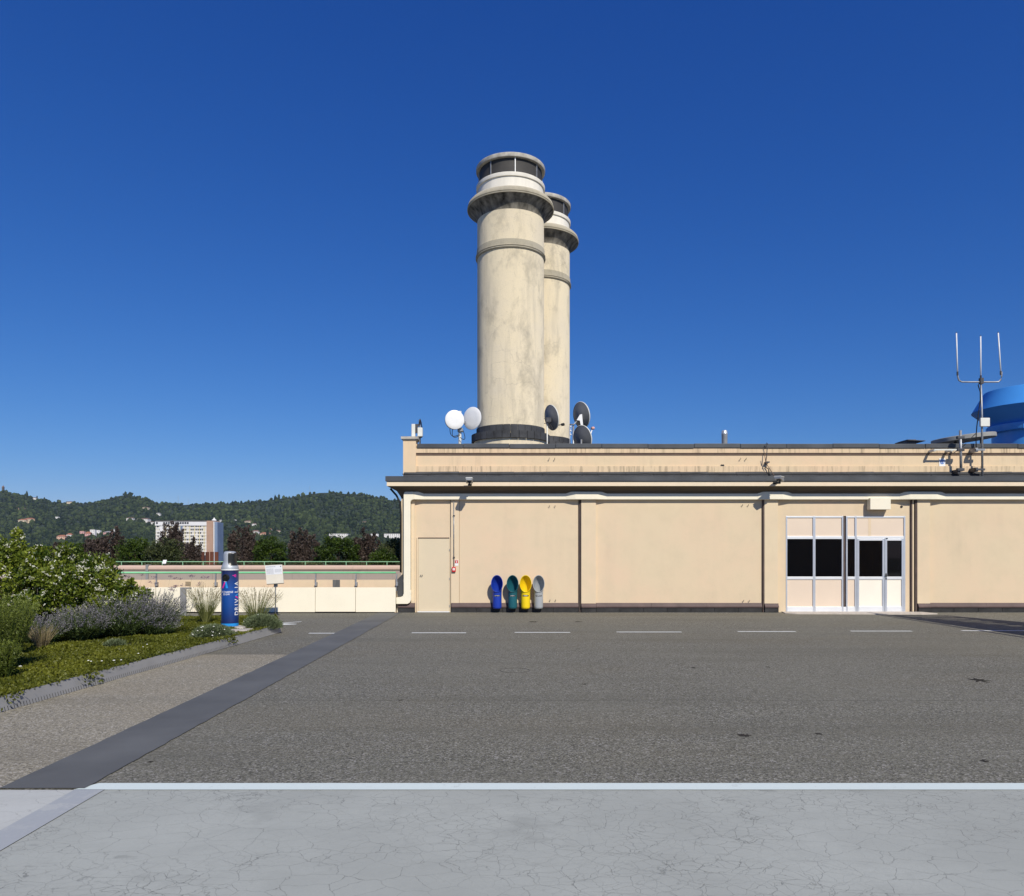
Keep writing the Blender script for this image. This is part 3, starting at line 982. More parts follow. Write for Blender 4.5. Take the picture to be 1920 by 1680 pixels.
mk.build('mount', m_dark_metal, r3)
MB().tube([P(1026, 792, Y3 - 0.1), P(1026, 830, Y3 - 0.1), (P(1026, 830, Y3 - 0.1).x, Y3 - 0.1, ROOF_Z - 0.05)], 0.022, 8).build('pole', m_offwhite, r3, smooth=True)
Y4 = 25.6
r4, M4_, o4 = offset_dish(1090, 778.5, Y4, 0.455, 0.235, 'upper of two stacked grey satellite dishes right of the chimneys', None, m_dish_grey)
mk = MB()
mk.prism_y([(GX(1080, Y4), GZ(790, Y4)), (GX(1086, Y4), GZ(780, Y4)), (GX(1090, Y4), GZ(779, Y4)), (GX(1092, Y4), GZ(800, Y4)), (GX(1088, Y4), GZ(801, Y4)), (GX(1086, Y4), GZ(791, Y4))][::-1], Y4 - 0.26, Y4 - 0.20)
mk.build('mount_plate', m_white, r4)
MB().tube([P(1068, 796, Y4 - 0.2), P(1076, 796, Y4 - 0.2), P(1081, 790, Y4 - 0.2)], 0.025, 8).build('mount_arm', m_grey_metal, r4, smooth=True)
MB().tube([P(1075, 798, Y4 - 0.15), (P(1075, 798, Y4 - 0.15).x, Y4 - 0.15, ROOF_Z - 0.05)], 0.033, 10).build('pole', m_grey_metal, r4, smooth=True)
ins = MB()
for py in (800, 808, 815):
    ins.lathe([(0.012, -0.03), (0.03, 0.0), (0.012, 0.03)], P(1070, py, Y4 - 0.2), 10)
ins.tube([P(1071, 797, Y4 - 0.2), P(1068.5, 822, Y4 - 0.2), (P(1068.5, 822, Y4 - 0.2).x, Y4 - 0.2, ROOF_Z - 0.05)], 0.006, 5)
ins.build('insulator_string', m_white, r4, smooth=True)
Y5 = 24.6
r5, M5_, o5 = offset_dish(1092, 822, Y5, 0.43, 0.26, 'lower of two stacked grey satellite dishes, its rim cut off by the roof edge', (1111, 803, m_white, m_pinkish), m_dish_dark)
MB().tube([P(1090, 824, Y5 - 0.15), (P(1090, 824, Y5 - 0.15).x, Y5 - 0.15, ROOF_Z - 0.05)], 0.03, 10).build('pole', m_grey_metal, r5, smooth=True)

# small antenna cluster at the left pier
YP = YW + 0.22
ra = thing('panel_antenna', 'small white panel antenna with cables behind the left corner pier', 'antenna', (GX(782, YP), YP, ROOF_Z))
MB().tube([(GX(787, YP), YP + 0.05, ROOF_Z - 0.05), (GX(787, YP), YP + 0.05, GZ(786, YP))], 0.022, 8).build('pole', m_grey_metal, ra, smooth=True)
MB().box(GX(771.5, YP), GX(778.5, YP), YP - 0.02, YP + 0.07, GZ(821, YP), GZ(795, YP)).build('panel', m_offwhite, ra, bevel=0.012)
MB().box(GX(783, YP), GX(792.5, YP), YP - 0.06, YP + 0.08, GZ(819, YP), GZ(802, YP)).build('radio_unit', m_offwhite, ra, bevel=0.02)
MB().box(GX(784.5, YP), GX(791, YP), YP - 0.04, YP + 0.06, GZ(820.5, YP), GZ(819, YP)).build('radio_base', m_black, ra)
br = MB()
br.box(GX(777, YP), GX(787, YP), YP + 0.0, YP + 0.05, GZ(799, YP), GZ(795, YP))
br.box(GX(778, YP), GX(784, YP), YP + 0.0, YP + 0.05, GZ(812, YP), GZ(799, YP))
br.build('bracket', m_dark_metal, ra)
for k, pp in enumerate((((785.5, 796), (786, 787), (788, 785.5), (790, 792), (791.5, 802)), ((788, 796), (787, 790), (788.5, 788), (790, 796), (790.5, 802)), ((788, 821), (788.5, 828), (787, 834)))):
    MB().tube([P(a, b, YP + 0.01 * k) for a, b in pp], 0.009, 6).build('cable', m_black, ra, smooth=True)

# steel vent pipe
YV = 23.0
vp = thing('vent_pipe', 'short shiny steel vent pipe above the roof edge', 'vent pipe', (GX(1358.5, YV), YV, ROOF_Z))
m_steel = simple('stainless_steel', (0.52, 0.55, 0.58), 0.38, 0.1, 8, metal=0.5)
MB().lathe([(0.088, ROOF_Z - 0.05), (0.088, GZ(815, YV)), (0.094, GZ(814.5, YV)), (0.094, GZ(812.5, YV)), (0.088, GZ(812, YV)), (0.086, GZ(808.5, YV)), (0.07, GZ(807, YV)), (0.068, GZ(808.5, YV))], (GX(1358.5, YV), YV, 0), 28).build('pipe', m_steel, vp, smooth=True, sharp=40)

# low flat hatch
YH = 23.5
ht = thing('roof_hatch', 'low dark flat hatch just showing over the roof edge', 'roof hatch', (GX(1705, YH), YH, ROOF_Z))
MB().box(GX(1691, YH), GX(1709, YH), YH - 0.3, YH + 0.3, ROOF_Z - 0.05, GZ(826.5, YH)).build('housing', m_dark_metal, ht, bevel=0.02)
MB().add([(GX(1690, YH), YH - 0.4, GZ(829, YH)), (GX(1722, YH), YH - 0.4, GZ(830.5, YH)), (GX(1722, YH), YH + 0.4, GZ(830.5, YH)), (GX(1690, YH), YH + 0.4, GZ(829, YH)),
          (GX(1690, YH), YH - 0.4, GZ(827.6, YH)), (GX(1722, YH), YH - 0.4, GZ(829.4, YH)), (GX(1722, YH), YH + 0.4, GZ(829.4, YH)), (GX(1690, YH), YH + 0.4, GZ(827.6, YH))],
         [(0, 3, 2, 1), (4, 5, 6, 7), (0, 1, 5, 4), (1, 2, 6, 5), (2, 3, 7, 6), (3, 0, 4, 7)]).build('lid', m_dark_metal, ht)

# mushroom hood: a tilted round lid on legs
YM = 24.2
mo = Vector((GX(1806, YM), YM, GZ(823, YM)))
mh_ = thing('vent_hood', 'tilted round grey lid on legs in front of the blue cowl', 'vent hood', (mo.x, YM, ROOF_Z))
Mt = Matrix.Rotation(R(-6), 3, 'Y')
m_hood = simple('grey_hood', (0.30, 0.30, 0.28), 0.7, 0.12, 3)
MB().lathe([(0.3, -0.10), (0.90, -0.07), (0.92, -0.06), (0.92, 0.055), (0.905, 0.07), (0.01, 0.10)], mo, 48, mat=Mt, caps=True).build('lid', m_hood, mh_, smooth=True, sharp=40)
for k in range(5):
    t = R(20 + 72 * k)
    q = mo + Mt @ Vector((0.62 * math.sin(t), -0.62 * math.cos(t), -0.06))
    MB().tube([q, (q.x, q.y, ROOF_Z - 0.05)], 0.04, 8).build('leg', m_dark_metal, mh_, smooth=True)

# blue cowl: sheet-metal extractor head
YC = 27.0
bx = GX(1935, YC)
cw = thing('blue_cowl', 'big bright blue sheet metal extractor cowl on the roof', 'extractor cowl', (bx, YC, ROOF_Z))
def blue_mat(name, col):
    t = NT(name)
    f, _ = t.noise(1.2, 4)
    c = t.mix(dark(col, 0.88), dark(col, 1.12), f)
    return t.set(c, 0.38, 0.0, 0.5)
m_blue = blue_mat('blue_sheet_paint', (0.068, 0.31, 0.76))
bc = (bx, YC, 0)
MB().lathe([(1.24, ROOF_Z - 0.05), (1.24, 5.98)], bc, 72, caps=False).build('neck', m_blue, cw, smooth=True, sharp=20)
MB().lathe([(1.24, 5.96), (1.40, 5.965), (1.42, 6.0), (1.42, 6.20), (1.38, 6.22), (1.25, 6.24)], bc, 72, caps=False).build('flange', m_blue, cw, smooth=True, sharp=30)
MB().lathe([(1.25, 6.20), (1.87, 6.78)], bc, 72, caps=False).build('under_cone', m_blue, cw, smooth=True, sharp=25)
MB().lathe([(1.872, 6.775), (1.88, 6.79), (1.50, 7.47), (1.45, 7.49), (1.43, 7.42), (1.3, 6.9)], bc, 72, caps=False).build('upper_cone', m_blue, cw, smooth=True, sharp=25)
for k in range(24):
    t = 2 * math.pi * (k + 0.5) / 12 if k < 12 else None
    if t is None:
        break
    d = Vector((math.sin(t), -math.cos(t), 0))
    q0, q1 = Vector(bc) + d * 1.424, Vector(bc) + d * 1.424
    MB().tube([Vector((q0.x, q0.y, 5.975)), Vector((q1.x, q1.y, 6.20))], 0.008, 5).build('seam', m_blue, cw)

# triple whip antenna on a mast fixed to the attic
YT = YW - 0.28
mast = thing('antenna_mast', 'grey mast with three tall white whip antennas on a curved crossbar', 'antenna mast', (GX(1840.5, YT), YT, GZ(893, YT)))
def pt(px, py, dy=0.0):
    return P(px, py, YT + dy)
MB().tube([pt(1842, 893), pt(1841, 780), pt(1839, 708)], [0.030, 0.026, 0.022], 10).build('pole', m_grey_metal, mast, smooth=True)
MB().tube([pt(1795.5, 697), pt(1796, 707), pt(1798, 713), pt(1803, 716), pt(1820, 716.2), pt(1838, 716.2), pt(1860, 716.2), pt(1872, 716), pt(1876.5, 712), pt(1878, 706), pt(1878, 697)], 0.020, 8).build('crossbar', m_grey_metal, mast, smooth=True)
for (a, b, c_, d_) in ((1793.2, 623.5, 1795.3, 699), (1838.6, 629.5, 1839.0, 706), (1871.6, 623, 1876.4, 698)):
    w = MB().tube([pt(c_, d_, -0.02), pt((a + c_) / 2, (b + d_) / 2, -0.02), pt(a, b + 1.2, -0.02)], 0.0165, 8).build('whip', m_white, mast, smooth=True)
    MB().tube([pt(c_, d_ + 5, -0.02), pt(c_, d_ - 2, -0.02)], 0.024, 8).build('clamp', m_dark_metal, w)
    MB().tube([pt(a, b + 1.4, -0.02), pt(a, b - 0.5, -0.02)], 0.012, 6).build('tip', m_dark_metal, w)
MB().box(GX(1836.5, YT), GX(1842.5, YT), YT - 0.05, YT + 0.04, GZ(720, YT), GZ(709, YT)).build('cross_clamp', m_dark_metal, mast)
MB().box(GX(1834.5, YT), GX(1852, YT), YT - 0.10, YT - 0.03, GZ(800.5, YT), GZ(784.5, YT)).build('junction_box', m_offwhite, mast, bevel=0.012)
MB().tube([pt(1837, 718, -0.02), pt(1834, 722), pt(1838, 735), pt(1838, 750), pt(1834, 780), pt(1831.5, 800), pt(1830, 822, 0.1), pt(1830.5, 846, 0.15)], 0.013, 6).build('cable', m_black, mast, smooth=True)
MB().tube([pt(1830.5, 812, 0.02), pt(1820, 822, 0.02), pt(1806, 831, 0.02)], 0.010, 6).build('cable', m_black, mast, smooth=True)
for py in (843, 880):
    a = MB()
    a.box(GX(1829, YT), GX(1846, YT), YT - 0.03, YT + 0.03, GZ(py + 2, YT), GZ(py - 1.5, YT))
    a.box(GX(1829, YT), GX(1834, YT), YT, YA + 0.01, GZ(py + 4, YT), GZ(py - 3.5, YT))
    a.build('wall_bracket', m_grey_metal if py < 860 else m_dark_metal, mast)
post = thing('clamp_post', 'short grey post clamped to the attic left of the antenna mast', 'post', (GX(1801, YT), YT, GZ(885, YT)))
MB().tube([pt(1802, 884), pt(1800.6, 807)], 0.034, 12).build('pole', m_grey_metal, post, smooth=True)
a = MB()
a.box(GX(1752, YT), GX(1803, YT), YT - 0.01, YT + 0.02, GZ(844.5, YT), GZ(842, YT))
a.box(GX(1751, YT), GX(1755, YT), YT, YA + 0.01, GZ(846, YT), GZ(842, YT))
a.box(GX(1783, YT), GX(1787, YT), YT, YA + 0.01, GZ(846, YT), GZ(842, YT))
a.build('bracket_frame', m_offwhite, post)
for py in (820, 843, 880):
    MB().box(GX(1794, YT), GX(1807, YT), YT - 0.045, YT + 0.045, GZ(py + 3, YT), GZ(py - 2, YT)).build('clamp', m_dark_metal, post, bevel=0.006)
MB().box(GX(1796, YT), GX(1801, YT), YT, YA + 0.01, GZ(888, YT), GZ(880, YT)).build('wall_bracket', m_dark_metal, post)
sg = thing('attic_sign', 'small white sign with a blue round emblem on the attic wall', 'sign', (X(1767.5), YA, Z(867)))
MB().box(X(1761.5), X(1773), YA - 0.014, YA + 0.002, Z(874), Z(859.5)).build('plate', m_white, sg)
m_emb = simple('emblem_blue', (0.10, 0.22, 0.55), 0.5, 0.1, 8)
MB().lathe([(0.062, 0.015), (0.062, 0.0175), (0.042, 0.0175), (0.042, 0.015)], (X(1767.2), YA, Z(866)), 28, mat=Matrix.Rotation(R(90), 3, 'X'), caps=False).build('emblem_ring', m_emb, sg)
MB().box(X(1766), X(1768.5), YA - 0.0165, YA - 0.0142, Z(868.5), Z(863.5)).build('emblem_mark', m_emb, sg)

# rod aerial with cables over the roof edge
rd = thing('rod_aerial', 'thin bent aerial rod with cable hanging over the attic', 'aerial', (X(1437), YA - 0.2, Z(872)))
MB().tube([P(1439, 834, YA - 0.16), P(1438.5, 831, YA - 0.16), P(1437, 830.5, YA - 0.16), P(1436.5, 833, YA - 0.16), P(1438.5, 840, YA - 0.16), P(1437.5, 855, YA - 0.16), P(1435, 872, YA - 0.14)], 0.011, 6).build('rod', m_dark_metal, rd, smooth=True)
MB().tube([P(1434, 854, YA - 0.15), P(1436, 868, YA - 0.15), P(1445, 882, YA - 0.2), P(1453, 894, YA - 0.36)], 0.010, 6).build('cable', m_trim_shadow_brown, rd, smooth=True)
MB().tube([P(1434.5, 876, YA - 0.05), P(1441, 879, YA - 0.1), P(1442, 893, YA - 0.2)], 0.014, 6).build('stub', m_black, rd, smooth=True)
MB().box(X(1434), X(1440.5), YA - 0.15, YA + 0.004, Z(868.5), Z(866)).build('holder', m_dark_metal, rd)

# floodlights on the gutter
def floodlight(px, py, yaw, label):
    Y = YW - 0.74
    o = P(px, py, Y)
    root = thing('floodlight', label, 'floodlight', o)
    ax = Vector((math.cos(R(yaw)), math.sin(R(yaw)), 0))
    ay = Vector((-math.sin(R(yaw)), math.cos(R(yaw)), 0))
    up = Vector((0, 0, 1))
    MB().obox(o, ax * 0.09, (ay * 0.13 + up * -0.03), up * 0.045).build('housing', m_grey_metal, root, bevel=0.012)
    MB().obox(o + Vector((0, 0, 0.05)), ax * 0.094, ay * 0.135, up * 0.006).build('lid', m_offwhite, root)
    MB().obox(o - up * 0.05 - ay * 0.02, ax * 0.05, ay * 0.06, up * 0.012).build('lens', m_glass, root)
    m = MB()
    m.tube([o - up * 0.02 + ay * 0.04, o - up * 0.11 + ay * 0.06, (o.x, YW - 0.40, o.z - 0.09)], 0.024, 8)
    m.obox((o.x, YW - 0.43, o.z - 0.09), (0.05, 0, 0), (0, 0.012, 0), (0, 0, 0.03))
    m.build('bracket', m_black, root)


floodlight(880, 900.5, 0, 'grey floodlight on the roof edge above the plain door')
floodlight(1461, 897.5, -38, 'pale floodlight on the roof edge left of the glazed entrance')

# fire alarm: conduit, call point, sign
cd = thing('conduit', 'thin grey vertical conduit on the wall beside the plain door', 'conduit', (X(851.3), YW - 0.05, Z(1063)))
MB().tube([(X(851.3), YW - 0.052, Z(1062)), (X(851.3), YW - 0.052, Z(939))], 0.0135, 10).build('pipe', m_grey_metal, cd, smooth=True)
for py in (967, 1045):
    MB().box(X(849.8), X(853.2), YW - 0.07, YW - 0.03, Z(py + 1), Z(py - 1)).build('clip', m_dark_metal, cd)
al = thing('alarm_call_point', 'small red fire alarm call point under the conduit', 'alarm', (X(851.3), YW - 0.035, Z(1067)))
MB().box(X(847.8), X(854.8), YW - 0.095, YW - 0.03, Z(1072.3), Z(1063)).build('box', m_red, al, bevel=0.01)
MB().box(X(849.4), X(853.4), YW - 0.0985, YW - 0.094, Z(1069.2), Z(1065)).build('glass', m_white, al)
MB().box(X(851.1), X(851.9), YW - 0.101, YW - 0.098, Z(1068.2), Z(1066)).build('mark', m_red, al)
sn = thing('fire_sign', 'small red and white fire sign on the wall above the call point', 'sign', (X(856.2), YW - 0.04, Z(1055)))
MB().box(X(853.0), X(859.3), YW - 0.042, YW - 0.03, Z(1060.8), Z(1049.6)).build('plate', m_white, sn)
MB().box(X(853.4), X(858.9), YW - 0.045, YW - 0.0425, Z(1056), Z(1050)).build('red_field', m_red, sn)
mk = MB()
mk.box(X(855.6), X(856.8), YW - 0.0475, YW - 0.0455, Z(1055.4), Z(1050.6))
mk.box(X(854.6), X(857.8), YW - 0.0475, YW - 0.0455, Z(1051.6), Z(1050.7))
mk.build('pictogram', m_white, sn)

# ------------------------------------------------------------------ four scoop-mouthed bins on the wall
def bin_(px, name_col, col, label, seed):
    cx, cy = X(px), YW - 0.17
    mt = simple('bin_' + name_col, col, 0.38, 0.04, 3, spec=0.45)
    root = thing('waste_bin', label, 'waste bin', (cx, cy, 0.12), 'coloured scoop bins on the wall')
    n = 40

    def ring(m, r, zf, zb, yo=0.0, rx=1.0):
        b = len(m.v)
        for k in range(n):
            t = 2 * math.pi * k / n
            w = (1 - math.cos(t)) / 2
            m.v.append((cx + rx * r * math.sin(t), cy - r * math.cos(t) + yo, zf + (zb - zf) * w))
        return b

    def skin(m, rings):
        for a, b in zip(rings[:-1], rings[1:]):
            for k in range(n):
                k2 = (k + 1) % n
                m.f.append((a + k, a + k2, b + k2, b + k))

    def tring(m, yo, z, tilt, a, b_):
        """oval ring, tipped forwards by tilt degrees about x"""
        b0 = len(m.v)
        ct, st_ = math.cos(R(tilt)), math.sin(R(tilt))
        for k in range(n):
            t = 2 * math.pi * k / n
            u, w = a * math.sin(t), -b_ * math.cos(t)
            m.v.append((cx + u, cy + yo + w * ct, z + w * st_))
        return b0

    path = [(0.0, 0.44, 3, 0.126, 0.127), (0.0, 0.52, 18, 0.127, 0.134), (-0.004, 0.60, 34, 0.130, 0.152), (-0.024, 0.680, 53, 0.136, 0.178), (-0.056, 0.738, 68, 0.144, 0.205), (-0.095, 0.777, 80, 0.152, 0.222), (-0.128, 0.797, 86, 0.158, 0.230)]
    m = MB()
    rs = [ring(m, 0.06, 0.105, 0.105), ring(m, 0.098, 0.112, 0.112), ring(m, 0.118, 0.135, 0.135), ring(m, 0.125, 0.17, 0.17)]
    rs += [tring(m, *p) for p in path]
    skin(m, rs)
    m.f.append(tuple(range(n - 1, -1, -1)))
    m.build('body', mt, root, smooth=True, sharp=60)
    m = MB()
    rs = [ring(m, 0.110, 0.22, 0.22)] + [tring(m, yo, z, ti, a_ - 0.012, b_ - 0.013) for (yo, z, ti, a_, b_) in path]
    skin(m, rs)
    m.f.append(tuple(range(n)))
    m.build('inner_wall', mt, root, smooth=True, sharp=60)
    m = MB()
    yo, z, ti, a_, b_ = path[-1]
    rs = [tring(m, yo, z, ti, a_ - 0.012, b_ - 0.013), tring(m, yo - 0.010, z + 0.006, ti, a_ - 0.006, b_ - 0.006), tring(m, yo - 0.010, z + 0.006, ti, a_ + 0.002, b_ + 0.002), tring(m, yo, z, ti, a_ + 0.004, b_ + 0.004), tring(m, yo + 0.008, z - 0.005, ti, a_ - 0.001, b_ - 0.001)]
    skin(m, rs)
    m.build('mouth_rim', mt, root, smooth=True)
    # curved black label with pale unreadable lettering
    lb = MB()
    for z in (0.452, 0.492):
        for k in range(13):
            t = R(-38 + 76 * k / 12)
            lb.v.append((cx + 0.1295 * math.sin(t), cy - 0.1295 * math.cos(t), z))
    lb.f = [(k, k + 1, k + 14, k + 13) for k in range(12)]
    lp = lb.build('label_plate', m_black, root)
    lt = MB()
    rr = random.Random(seed)
    a = -28.0
    while a < 27:
        w = rr.uniform(2.5, 5.0)
        z0 = 0.463 if rr.random() > 0.25 else 0.472
        z1 = 0.483 if rr.random() > 0.25 else 0.474
        b = len(lt.v)
        for z in (z0, z1):
            for t in (a, a + w * 0.7):
                lt.v.append((cx + 0.1308 * math.sin(R(t)), cy - 0.1308 * math.cos(R(t)), z))
        lt.f.append((b, b + 1, b + 3, b + 2))
        a += w + 0.8
    lt.build('lettering', m_white, lp)
    MB().box(cx - 0.05, cx + 0.05, cy + 0.122, YW - 0.02, 0.46, 0.52).build('wall_bracket', m_dark_metal, root)
    MB().box(cx - 0.05, cx + 0.05, cy + 0.122, YW - 0.02, 0.25, 0.32).build('wall_bracket', m_dark_metal, root)


bin_(932.2, 'blue', (0.012, 0.045, 0.36), 'dark blue scoop bin, leftmost of the four on the wall', 1)
bin_(961.0, 'green', (0.012, 0.105, 0.135), 'dark green scoop bin between the blue and yellow ones', 2)
bin_(985.2, 'yellow', (0.86, 0.62, 0.012), 'yellow scoop bin on the wall', 3)
bin_(1009.3, 'grey', (0.36, 0.38, 0.39), 'light grey scoop bin, rightmost of the four on the wall', 4)

# ------------------------------------------------------------------ parapet with cladding panels and green rail at the left
YPp = 20.50
par = thing('parapet_wall', 'peach parapet with ivory cladding panels left of the building', 'wall', (-12, YPp, 0))
MB().box(-40, X(743), YPp, YPp + 0.22, 0, GZ(1087, YPp)).build('wall', m_parapet, par)
xs = 743.0
i = 0
while xs > -1800:
    w = 75.2 if xs > 500 else 74.0
    tilt = 0.012 * mnoise.noise((i * 4.1, 0, 0))
    xa, xb = GX(xs - w, YPp - 0.12) + 0.006, GX(xs, YPp - 0.12) - 0.006
    y0 = YPp - 0.20
    z1 = GZ(1101.5, y0) + (0.004 if i % 2 else 0)
    zb = 0.03 + 0.008 * math.sin(i * 1.7)
    MB().add([(xa, y0 - 0.02 - tilt, zb), (xb, y0 - 0.02 + tilt, zb), (xb, y0 + tilt, z1), (xa, y0 - tilt, z1),
              (xa, YPp - 0.16, zb), (xb, YPp - 0.16, zb), (xb, YPp - 0.16, z1), (xa, YPp - 0.16, z1)],
             [(0, 1, 2, 3), (5, 4, 7, 6), (3, 2, 6, 7), (1, 0, 4, 5), (0, 3, 7, 4), (2, 1, 5, 6)]).build('cladding_panel', m_clad, par, bevel=0.004)
    xs -= w
    i += 1
MB().box(-40, X(743) - 0.03, YPp - 0.155, YPp - 0.002, 0.0, 0.62).build('panel_backing', m_joint, par)
m_patch = simple('worn_grey_patch', (0.12, 0.12, 0.115), 0.8, 0.35, 14, streak=True)
MB().box(GX(624, YPp), GX(637.5, YPp), YPp - 0.012, YPp + 0.002, GZ(1100.8, YPp), GZ(1087.2, YPp)).build('grey_patch', m_patch, par)
m_brass = simple('brown_plate', (0.30, 0.235, 0.15), 0.6, 0.2, 20)
MB().box(GX(348, YPp), GX(357.5, YPp), YPp - 0.015, YPp + 0.002, GZ(1098, YPp), GZ(1090.5, YPp)).build('name_plate', m_brass, par)
rail = thing('railing', 'green handrail on grey posts along the near parapet', 'railing', (-12, YPp, 0.9))
YR = YPp - 0.05
MB().tube([(-40, YR, GZ(1074.8, YR)), (GX(742, YR), YR, GZ(1073.6, YR))], 0.026, 12).build('handrail', m_green_rail, rail, smooth=True)
pxs = [743.5, 667.5, 592.0, 516.0]
x = 404.5
while x > -1800:
    pxs.append(x)
    x -= 111.3
for px in pxs:
    xx = GX(px, YR)
    po = MB().box(xx - 0.014, xx + 0.014, YR - 0.02, YR + 0.02, GZ(1103, YR), GZ(1075.5, YR)).build('post', m_grey_metal, rail)
    MB().box(xx - 0.01, xx + 0.042, YR - 0.075, YR + 0.049, GZ(1098.5, YR), GZ(1091.5, YR)).build('clamp_plate', m_grey_metal, po, bevel=0.005)
    MB().tube([(xx, YR - 0.03, GZ(1108, YR)), (xx, YR - 0.03, GZ(1100, YR))], 0.013, 6).build('bolt', m_grey_metal, po)
YGP = 18.65
gp = thing('grey_post', 'flat grey post with a short arm in front of the ivory panels', 'post', (GX(343.6, YGP), YGP, 0))
MB().box(GX(338.5, YGP), GX(349, YGP), YGP - 0.03, YGP + 0.03, 0.0, GZ(1101.5, YGP)).build('upright', m_kerb, gp, bevel=0.006)
MB().box(GX(349, YGP), GX(358.5, YGP), YGP - 0.02, YGP + 0.02, GZ(1104.6, YGP), GZ(1101.5, YGP)).build('arm', m_kerb, gp)

# reading-desk sign by the parapet
YS = 18.75
ls = thing('lectern_sign', 'tilted white information board on a thin pole by the ivory panels', 'sign', (GX(516.5, YS), YS, 0))
def lp_(px, py, dy):
    return P(px, py, YS + dy)
bd = MB()
a, b, c, d = lp_(496.5, 1060, 0.22), lp_(529, 1058.5, 0.22), lp_(532, 1093, -0.12), lp_(500, 1095, -0.12)
nrm = (b - a).cross(d - a).normalized()
if nrm.y > 0:
    nrm = -nrm
th = nrm * 0.03
bd.add([a, b, c, d, a - th, b - th, c - th, d - th], [(0, 1, 2, 3), (7, 6, 5, 4), (0, 4, 5, 1), (1, 5, 6, 2), (2, 6, 7, 3), (3, 7, 4, 0)])
board = bd.build('board', simple('beige_board', (0.60, 0.56, 0.46), 0.6, 0.05, 5), ls)
def on_board(u0, u1, v0, v1, lift, mat, name):
    def q(u, v):
        return a + (b - a) * u * (1 - v) + (c - d) * u * v + (d - a) * v + nrm * lift
    return MB().add([q(u0, v0), q(u1, v0), q(u1, v1), q(u0, v1)], [(0, 1, 2, 3)]).build(name, mat, board)
m_sheet_white = simple('printed_sheet', (0.62, 0.63, 0.63), 0.4, 0.03, 5)
m_print = simple('grey_print', (0.40, 0.41, 0.42), 0.6, 0.2, 30)
on_board(0.03, 0.97, 0.03, 0.52, 0.003, m_sheet_white, 'printed_sheet')
for k in range(8):
    v = 0.20 + 0.037 * k
    on_board(0.06, 0.48, v, v + 0.018, 0.005, m_print, 'text_line')
    if k < 5:
        on_board(0.54, 0.93, v + 0.04, v + 0.058, 0.005, m_print, 'text_line')
on_board(0.06, 0.6, 0.08, 0.125, 0.005, m_print, 'title_line')
on_board(0.88, 0.93, 0.07, 0.13, 0.005, m_dark_metal, 'stamp')
MB().tube([(GX(516.5, YS), YS, 0.0), (GX(516.5, YS), YS, GZ(1100, YS)), (GX(517, YS), YS + 0.02, GZ(1090, YS))], 0.014, 8).build('pole', m_grey_metal, ls, smooth=True)
MB().box(GX(514, YS), GX(520, YS), YS - 0.03, YS + 0.05, GZ(1100.5, YS), GZ(1093, YS)).build('bracket', m_grey_metal, ls, bevel=0.006)

# far side of the roof track: streaked wall, pink coping, thin green rail
YFw = 40.0
fw = thing('track_wall', 'far streaked concrete track wall with pink coping', 'wall', (-20, YFw, 0))
MB().box(-60, 2, YFw, YFw + 0.5, -0.01, GZ(1069.6, YFw)).build('wall', m_far_wall, fw)
MB().box(-60, 2, YFw + 0.06, YFw + 0.4, GZ(1069.6, YFw), GZ(1067.8, YFw)).build('groove', m_joint, fw)
MB().prism_x([(YFw - 0.06, GZ(1067.8, YFw)), (YFw - 0.06, GZ(1064, YFw)), (YFw + 0.05, GZ(1060.4, YFw)), (YFw + 0.5, GZ(1060, YFw)), (YFw + 0.5, GZ(1067.8, YFw))], -60, 2).build('coping', m_far_cap, fw)
MB().box(GX(274, YFw), GX(279, YFw), YFw - 0.075, YFw + 0.3, 0, GZ(1058.5, YFw)).build('slot_shadow_strip', m_kerb, fw)  # raised grey strip drawn in place of the shadowed slot
m_far_rail = simple('pale_green_rail_paint', (0.26, 0.50, 0.30), 0.5, 0.12, 2)
fr_ = thing('far_railing', 'thin pale green railing above the far track wall', 'railing', (-20, YFw + 0.3, 0.9))
YG = YFw + 0.3
MB().tube([(-60, YG, GZ(1053.2, YG)), (2, YG, GZ(1053.2, YG))], 0.022, 6).build('handrail', m_far_rail, fr_, smooth=True)
for k in range(44):
    px = 764 - 38.3 * k
    xx = GX(px, YG)
    if xx > -55:
        MB().box(xx - 0.016, xx + 0.016, YG - 0.016, YG + 0.016, GZ(1060.5, YG), GZ(1053, YG)).build('post', m_far_rail, fr_)
fs_ = thing('far_sign', 'small white lectern board on the far track wall', 'sign', (GX(308, YFw), YFw + 0.1, GZ(1060, YFw)))
MB().add([P(304, 1056.5, YFw), P(311, 1056.5, YFw), P(312.8, 1049.8, YFw + 0.25), P(306, 1049.8, YFw + 0.25), P(304, 1057.3, YFw + 0.02), P(311, 1057.3, YFw + 0.02), P(312.8, 1050.4, YFw + 0.28), P(306, 1050.4, YFw + 0.28)],
         [(0, 1, 2, 3), (7, 6, 5, 4), (0, 4, 5, 1), (1, 5, 6, 2), (2, 6, 7, 3), (3, 7, 4, 0)]).build('board', m_white, fs_)
MB().tube([P(308, 1061, YFw + 0.15), P(308.3, 1053.5, YFw + 0.15)], 0.025, 6).build('stem', m_grey_metal, fs_)
# rusty steel planks standing in the roof garden
YK = 47.0
m_corten = simple('rusty_steel', (0.105, 0.036, 0.022), 0.85, 0.4, 2.5, streak=True)
for k, px in enumerate((379.5, 388.2, 396.8, 405.5)):
    o = MB().box(GX(px - 3.2, YK), GX(px + 3.4, YK), YK, YK + 0.08, 0.0, GZ(1034.5 + 0.3 * (k % 2), YK)).build('rusty_panel', m_corten, None, bevel=0.01)
    tag(o, ['leftmost', 'second from left', 'third from left', 'rightmost'][k] + ' of four upright rusty steel panels below the brick tower', 'steel panel', 'rusty steel panels beyond the far rail')

